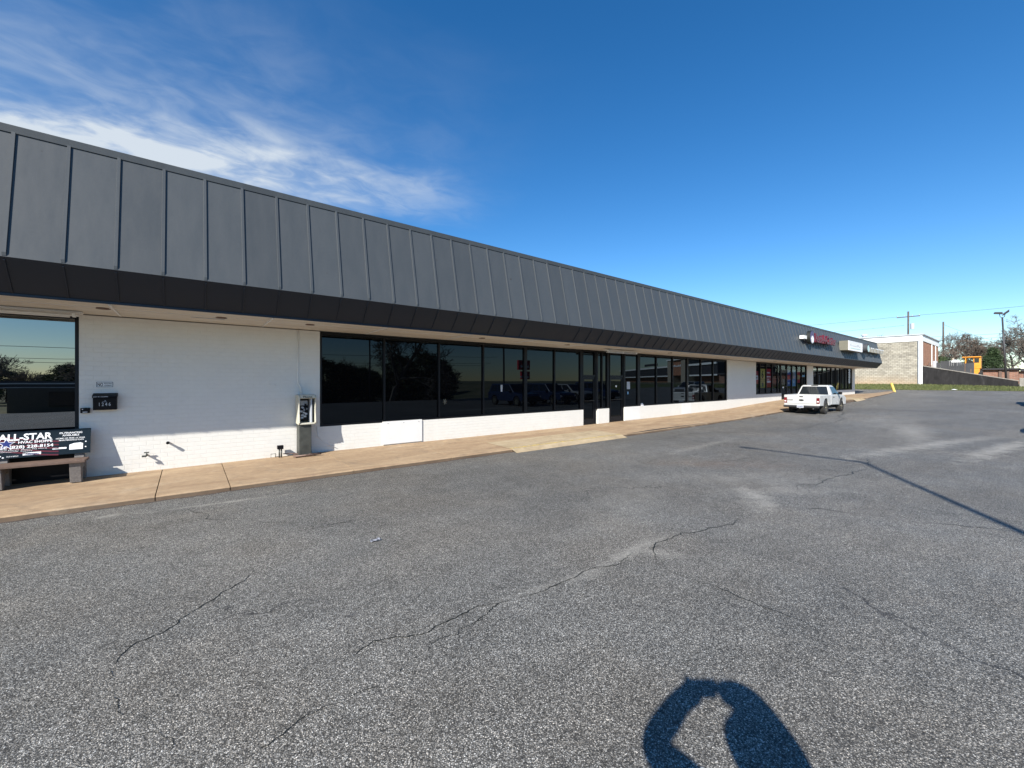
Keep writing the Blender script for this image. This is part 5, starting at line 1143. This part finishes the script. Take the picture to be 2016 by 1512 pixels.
# filling station across the road
gs = empty('filling_station', (-8, -60, -2.6), 'low dark filling station across the road, mirrored in the left window', 'building')
mb = MB(); mb.box(-22, 8, -62, -52, 1.15, 2.0); mb.build('canopy', 'roof_dark', gs)
mb = MB(); mb.box(-22.1, 8.1, -51.99, -51.9, 1.6, 1.75); mb.box(-22.1, 8.1, -51.99, -51.9, 1.15, 1.22); mb.build('canopy_trim', 'print_grey', gs)
for x in (-20, -11, -2, 6):
    mb = MB(); mb.box(x - .2, x + .2, -57.2, -56.8, -2.6, 1.149); mb.build('canopy_post', 'print_grey', gs)
mb = MB(); mb.box(-20, 4, -76, -66, -2.6, 1.2); mb.build('shop', 'dull_wall', gs)
mb = MB(); mb.box(-16, -8, -65.99, -65.9, -1.8, .4); mb.box(-4, 2, -65.99, -65.9, -2.4, .2); mb.build('window', 'car_glass', gs)
# brick strip mall across the lot, seen mirrored in the right-hand panes
A_ = Vector((93.0, -12.0, 0)); D_ = Vector((.61, -.79, 0)).normalized(); N_ = Vector((-.79, -.61, 0)).normalized()
ms = empty('brick_mall', (110, -40, 1.4), 'brick strip mall with dark roof band across the lot, mirrored in the dark windows', 'building')
def mbox(mb, s0, s1, n0, n1, z0, z1):
    q = [A_ + D_ * s0 + N_ * n0, A_ + D_ * s1 + N_ * n0, A_ + D_ * s1 + N_ * n1, A_ + D_ * s0 + N_ * n1]
    mb.hexa([(p.x, p.y, z0) for p in q], [(p.x, p.y, z1) for p in q])
mb = MB(); mbox(mb, 12, 95, -12, 0, .2, 3.3); mb.build('wall', 'red_brick', ms)
mb = MB(); mbox(mb, 12, 27, -12, 2.0, 3.301, 6.4); mbox(mb, 40, 95, -12, 2.0, 3.301, 6.4); mb.build('roof_band', 'roof_dark', ms)
mb = MB()
for a, b in ((12, 27), (40, 95)): mbox(mb, a, b, 2.001, 2.15, 3.3, 3.65); mbox(mb, a, b, 2.001, 2.3, 6.1, 6.6)
mb.build('trim', 'white_paint', ms)
mb = MB(); mbox(mb, 27.2, 30.2, -12, 3.0, 1.0, 8.0); mbox(mb, 37, 39.8, -12, 3.0, 1.0, 8.0); mb.build('tower_pier', 'stucco', ms)
mb = MB(); mbox(mb, 30.201, 36.999, -12, 2.6, 3.6, 7.9); mb.build('tower_wall', 'red_brick', ms)
mb = MB(); mbox(mb, 26.8, 40.2, -12.2, 3.3, 8.001, 8.4); mb.build('tower_cornice', 'white_paint', ms)
mb = MB(); mbox(mb, 50, 62, 2.31, 2.6, 7, 7.8); mb.build('awning_curve', 'roof_dark', ms)
random.seed(6); mb = MB()
for i in range(10): mbox(mb, 31.0 + i * .52, 31.3 + i * .52, 2.601, 2.75, 6.1, 6.1 + random.choice((.35, .5, .6)))
mb.build('sign_lettering', 'print_white', ms)
r = empty('red_pylon_sign', (72, -62, 0), 'stacked red pylon signs across the lot, mirrored beside the doors', 'sign')
mb = MB(); mb.tube([(72, -62, -1.5), (72, -62, 9)], .25, 8); mb.build('pole', 'pole_metal', r)
mb = MB(); mb.box(69.5, 73.5, -62.3, -61.7, 5.0, 7.6); mb.box(70.5, 73.5, -62.3, -61.7, 2.5, 4.6); mb.build('panel', 'poster_red', r)
mb = MB(); mb.box(70, 73, -61.69, -61.6, 2.9, 3.3); mb.box(70.2, 73, -61.69, -61.6, 5.6, 6.2); mb.build('print', 'print_white', r)

# ------------------------------------------------------------ the photographer (only the shadow falls in frame)
FW, RT = Vector((.621, .784, 0)), Vector((.784, -.621, 0))
def V(f, r_, z): v = FW * f + RT * r_; return Vector((v.x, v.y, z))
pc = (-.05, .33)                        # stance, just beside and behind the lens
J = {'pelvis': V(pc[0] - .14, pc[1], 1.03), 'belly': V(pc[0] - .14, pc[1], 1.22), 'chest': V(pc[0] - .13, pc[1], 1.45), 'neck': V(pc[0] - .10, pc[1], 1.61), 'head0': V(pc[0] - .06, pc[1], 1.70), 'head1': V(pc[0] - .05, pc[1], 1.80), 'head2': V(pc[0] - .06, pc[1], 1.90),
     'shl': V(pc[0] - .12, pc[1] - .20, 1.55), 'ell': V(-.05, -.20, 1.74), 'wrl': V(-.09, -.04, 2.02), 'hal': V(-.10, .13, 2.11),
     'shr': V(pc[0] - .12, pc[1] + .20, 1.55), 'elr': V(-.04, .57, 1.66), 'wrr': V(-.09, .39, 2.00), 'har': V(-.10, .19, 2.11),
     'hil': V(pc[0] - .14, pc[1] - .10, .96), 'knl': V(pc[0] - .11, pc[1] - .13, .52), 'anl': V(pc[0] - .15, pc[1] - .15, .09), 'tol': V(pc[0] + .03, pc[1] - .17, .04),
     'hir': V(pc[0] - .14, pc[1] + .10, .96), 'knr': V(pc[0] - .11, pc[1] + .13, .52), 'anr': V(pc[0] - .15, pc[1] + .15, .09), 'tor': V(pc[0] + .03, pc[1] + .18, .04)}
RAD = {'pelvis': .15, 'belly': .135, 'chest': .155, 'neck': .06, 'head0': .11, 'head1': .15, 'head2': .12, 'shl': .09, 'ell': .09, 'wrl': .07, 'hal': .08, 'shr': .12, 'elr': .10, 'wrr': .095, 'har': .085,
       'hil': .10, 'knl': .062, 'anl': .042, 'tol': .035, 'hir': .10, 'knr': .062, 'anr': .042, 'tor': .035}
E_ = [('pelvis', 'belly'), ('belly', 'chest'), ('chest', 'neck'), ('neck', 'head0'), ('head0', 'head1'), ('head1', 'head2'), ('chest', 'shl'), ('shl', 'ell'), ('ell', 'wrl'), ('wrl', 'hal'), ('chest', 'shr'), ('shr', 'elr'), ('elr', 'wrr'), ('wrr', 'har'),
      ('pelvis', 'hil'), ('hil', 'knl'), ('knl', 'anl'), ('anl', 'tol'), ('pelvis', 'hir'), ('hir', 'knr'), ('knr', 'anr'), ('anr', 'tor')]
names = list(J); vv = [J[n] for n in names]; ee = [(names.index(a), names.index(b)) for a, b in E_]; rad = [RAD[n] for n in names]
def finger(base, pts, r0):
    k = len(vv); prev = names.index(base)
    for i, p in enumerate(pts): vv.append(p); rad.append(r0 * (1 - .12 * i)); ee.append((prev, len(vv) - 1)); prev = len(vv) - 1
for i, dz in enumerate((.03, .012, -.006, -.024)):
    L = (.028, .034, .031, .022)[i]
    finger('hal', [V(-.075, .05 + L * .4, 2.085 + dz), V(-.06, .06 + L, 2.09 + dz), V(-.052, .055 + L * .6, 2.09 + dz)], .009)
    finger('har', [V(-.075, .205 - L * .4, 2.075 + dz), V(-.06, .195 - L, 2.085 + dz), V(-.052, .20 - L * .6, 2.085 + dz)], .009)
finger('hal', [V(-.09, .07, 2.07), V(-.095, .105, 2.08)], .010); finger('har', [V(-.09, .225, 2.06), V(-.095, .195, 2.07)], .010)
me = bpy.data.meshes.new('person'); orig = Vector((V(pc[0] - .1, pc[1], 0)))
me.from_pydata([tuple(v - orig) for v in vv], ee, []); po = bpy.data.objects.new('person', me); col.objects.link(po); po.location = orig
sk = po.modifiers.new('skin', 'SKIN'); sk.use_smooth_shade = True
for i, q in enumerate(me.skin_vertices[0].data): q.radius = (rad[i] * (1.15 if names[i:i+1] and names[i] in ('pelvis', 'belly', 'chest') else 1), rad[i]); q.use_root = (i == 0)
sb = po.modifiers.new('sub', 'SUBSURF'); sb.levels = 2; sb.render_levels = 2
kk = NT('person_clothes'); q = kk.sep(kk.pos())
c_ = kk.mix(kk.mr(q[2], 1.0, 1.02), (0.03, 0.035, 0.06), (0.10, 0.13, 0.18)); c_ = kk.mix(kk.mr(q[2], 1.52, 1.54), c_, (0.45, 0.26, 0.18)); kk.base(c_); kk.rough(0.8); me.materials.append(kk.m)
tag(po, 'photographer in dark jacket holding a phone up in both hands, casting the foreground shadow', 'person')
hm = MB(); hc = V(pc[0] - .07, pc[1], 1.85)
for i in range(6):
    a0, a1 = i * math.pi / 12, (i + 1) * math.pi / 12
    for j in range(16):
        b0_, b1_ = j * math.pi / 8, (j + 1) * math.pi / 8
        g_ = lambda a, b: tuple(hc + Vector((.112 * math.sin(a) * math.cos(b), .112 * math.sin(a) * math.sin(b), .115 * math.cos(a))))
        hm.quad(g_(a0, b0_), g_(a1, b0_), g_(a1, b1_), g_(a0, b1_))
hr = hm.build('hair', 'bark', po, smooth=True)
mb = MB(); q = [V(-.038, .0, 1.99), V(-.038, .20, 1.99), V(-.050, .20, 1.99), V(-.050, .0, 1.99)]
mb.hexa([tuple(p) for p in q], [tuple(p + Vector((0, 0, .125))) for p in q]); o = mb.build('phone', 'black', bevel=.003); tag(o, 'black smartphone held up sideways by the photographer', 'phone')
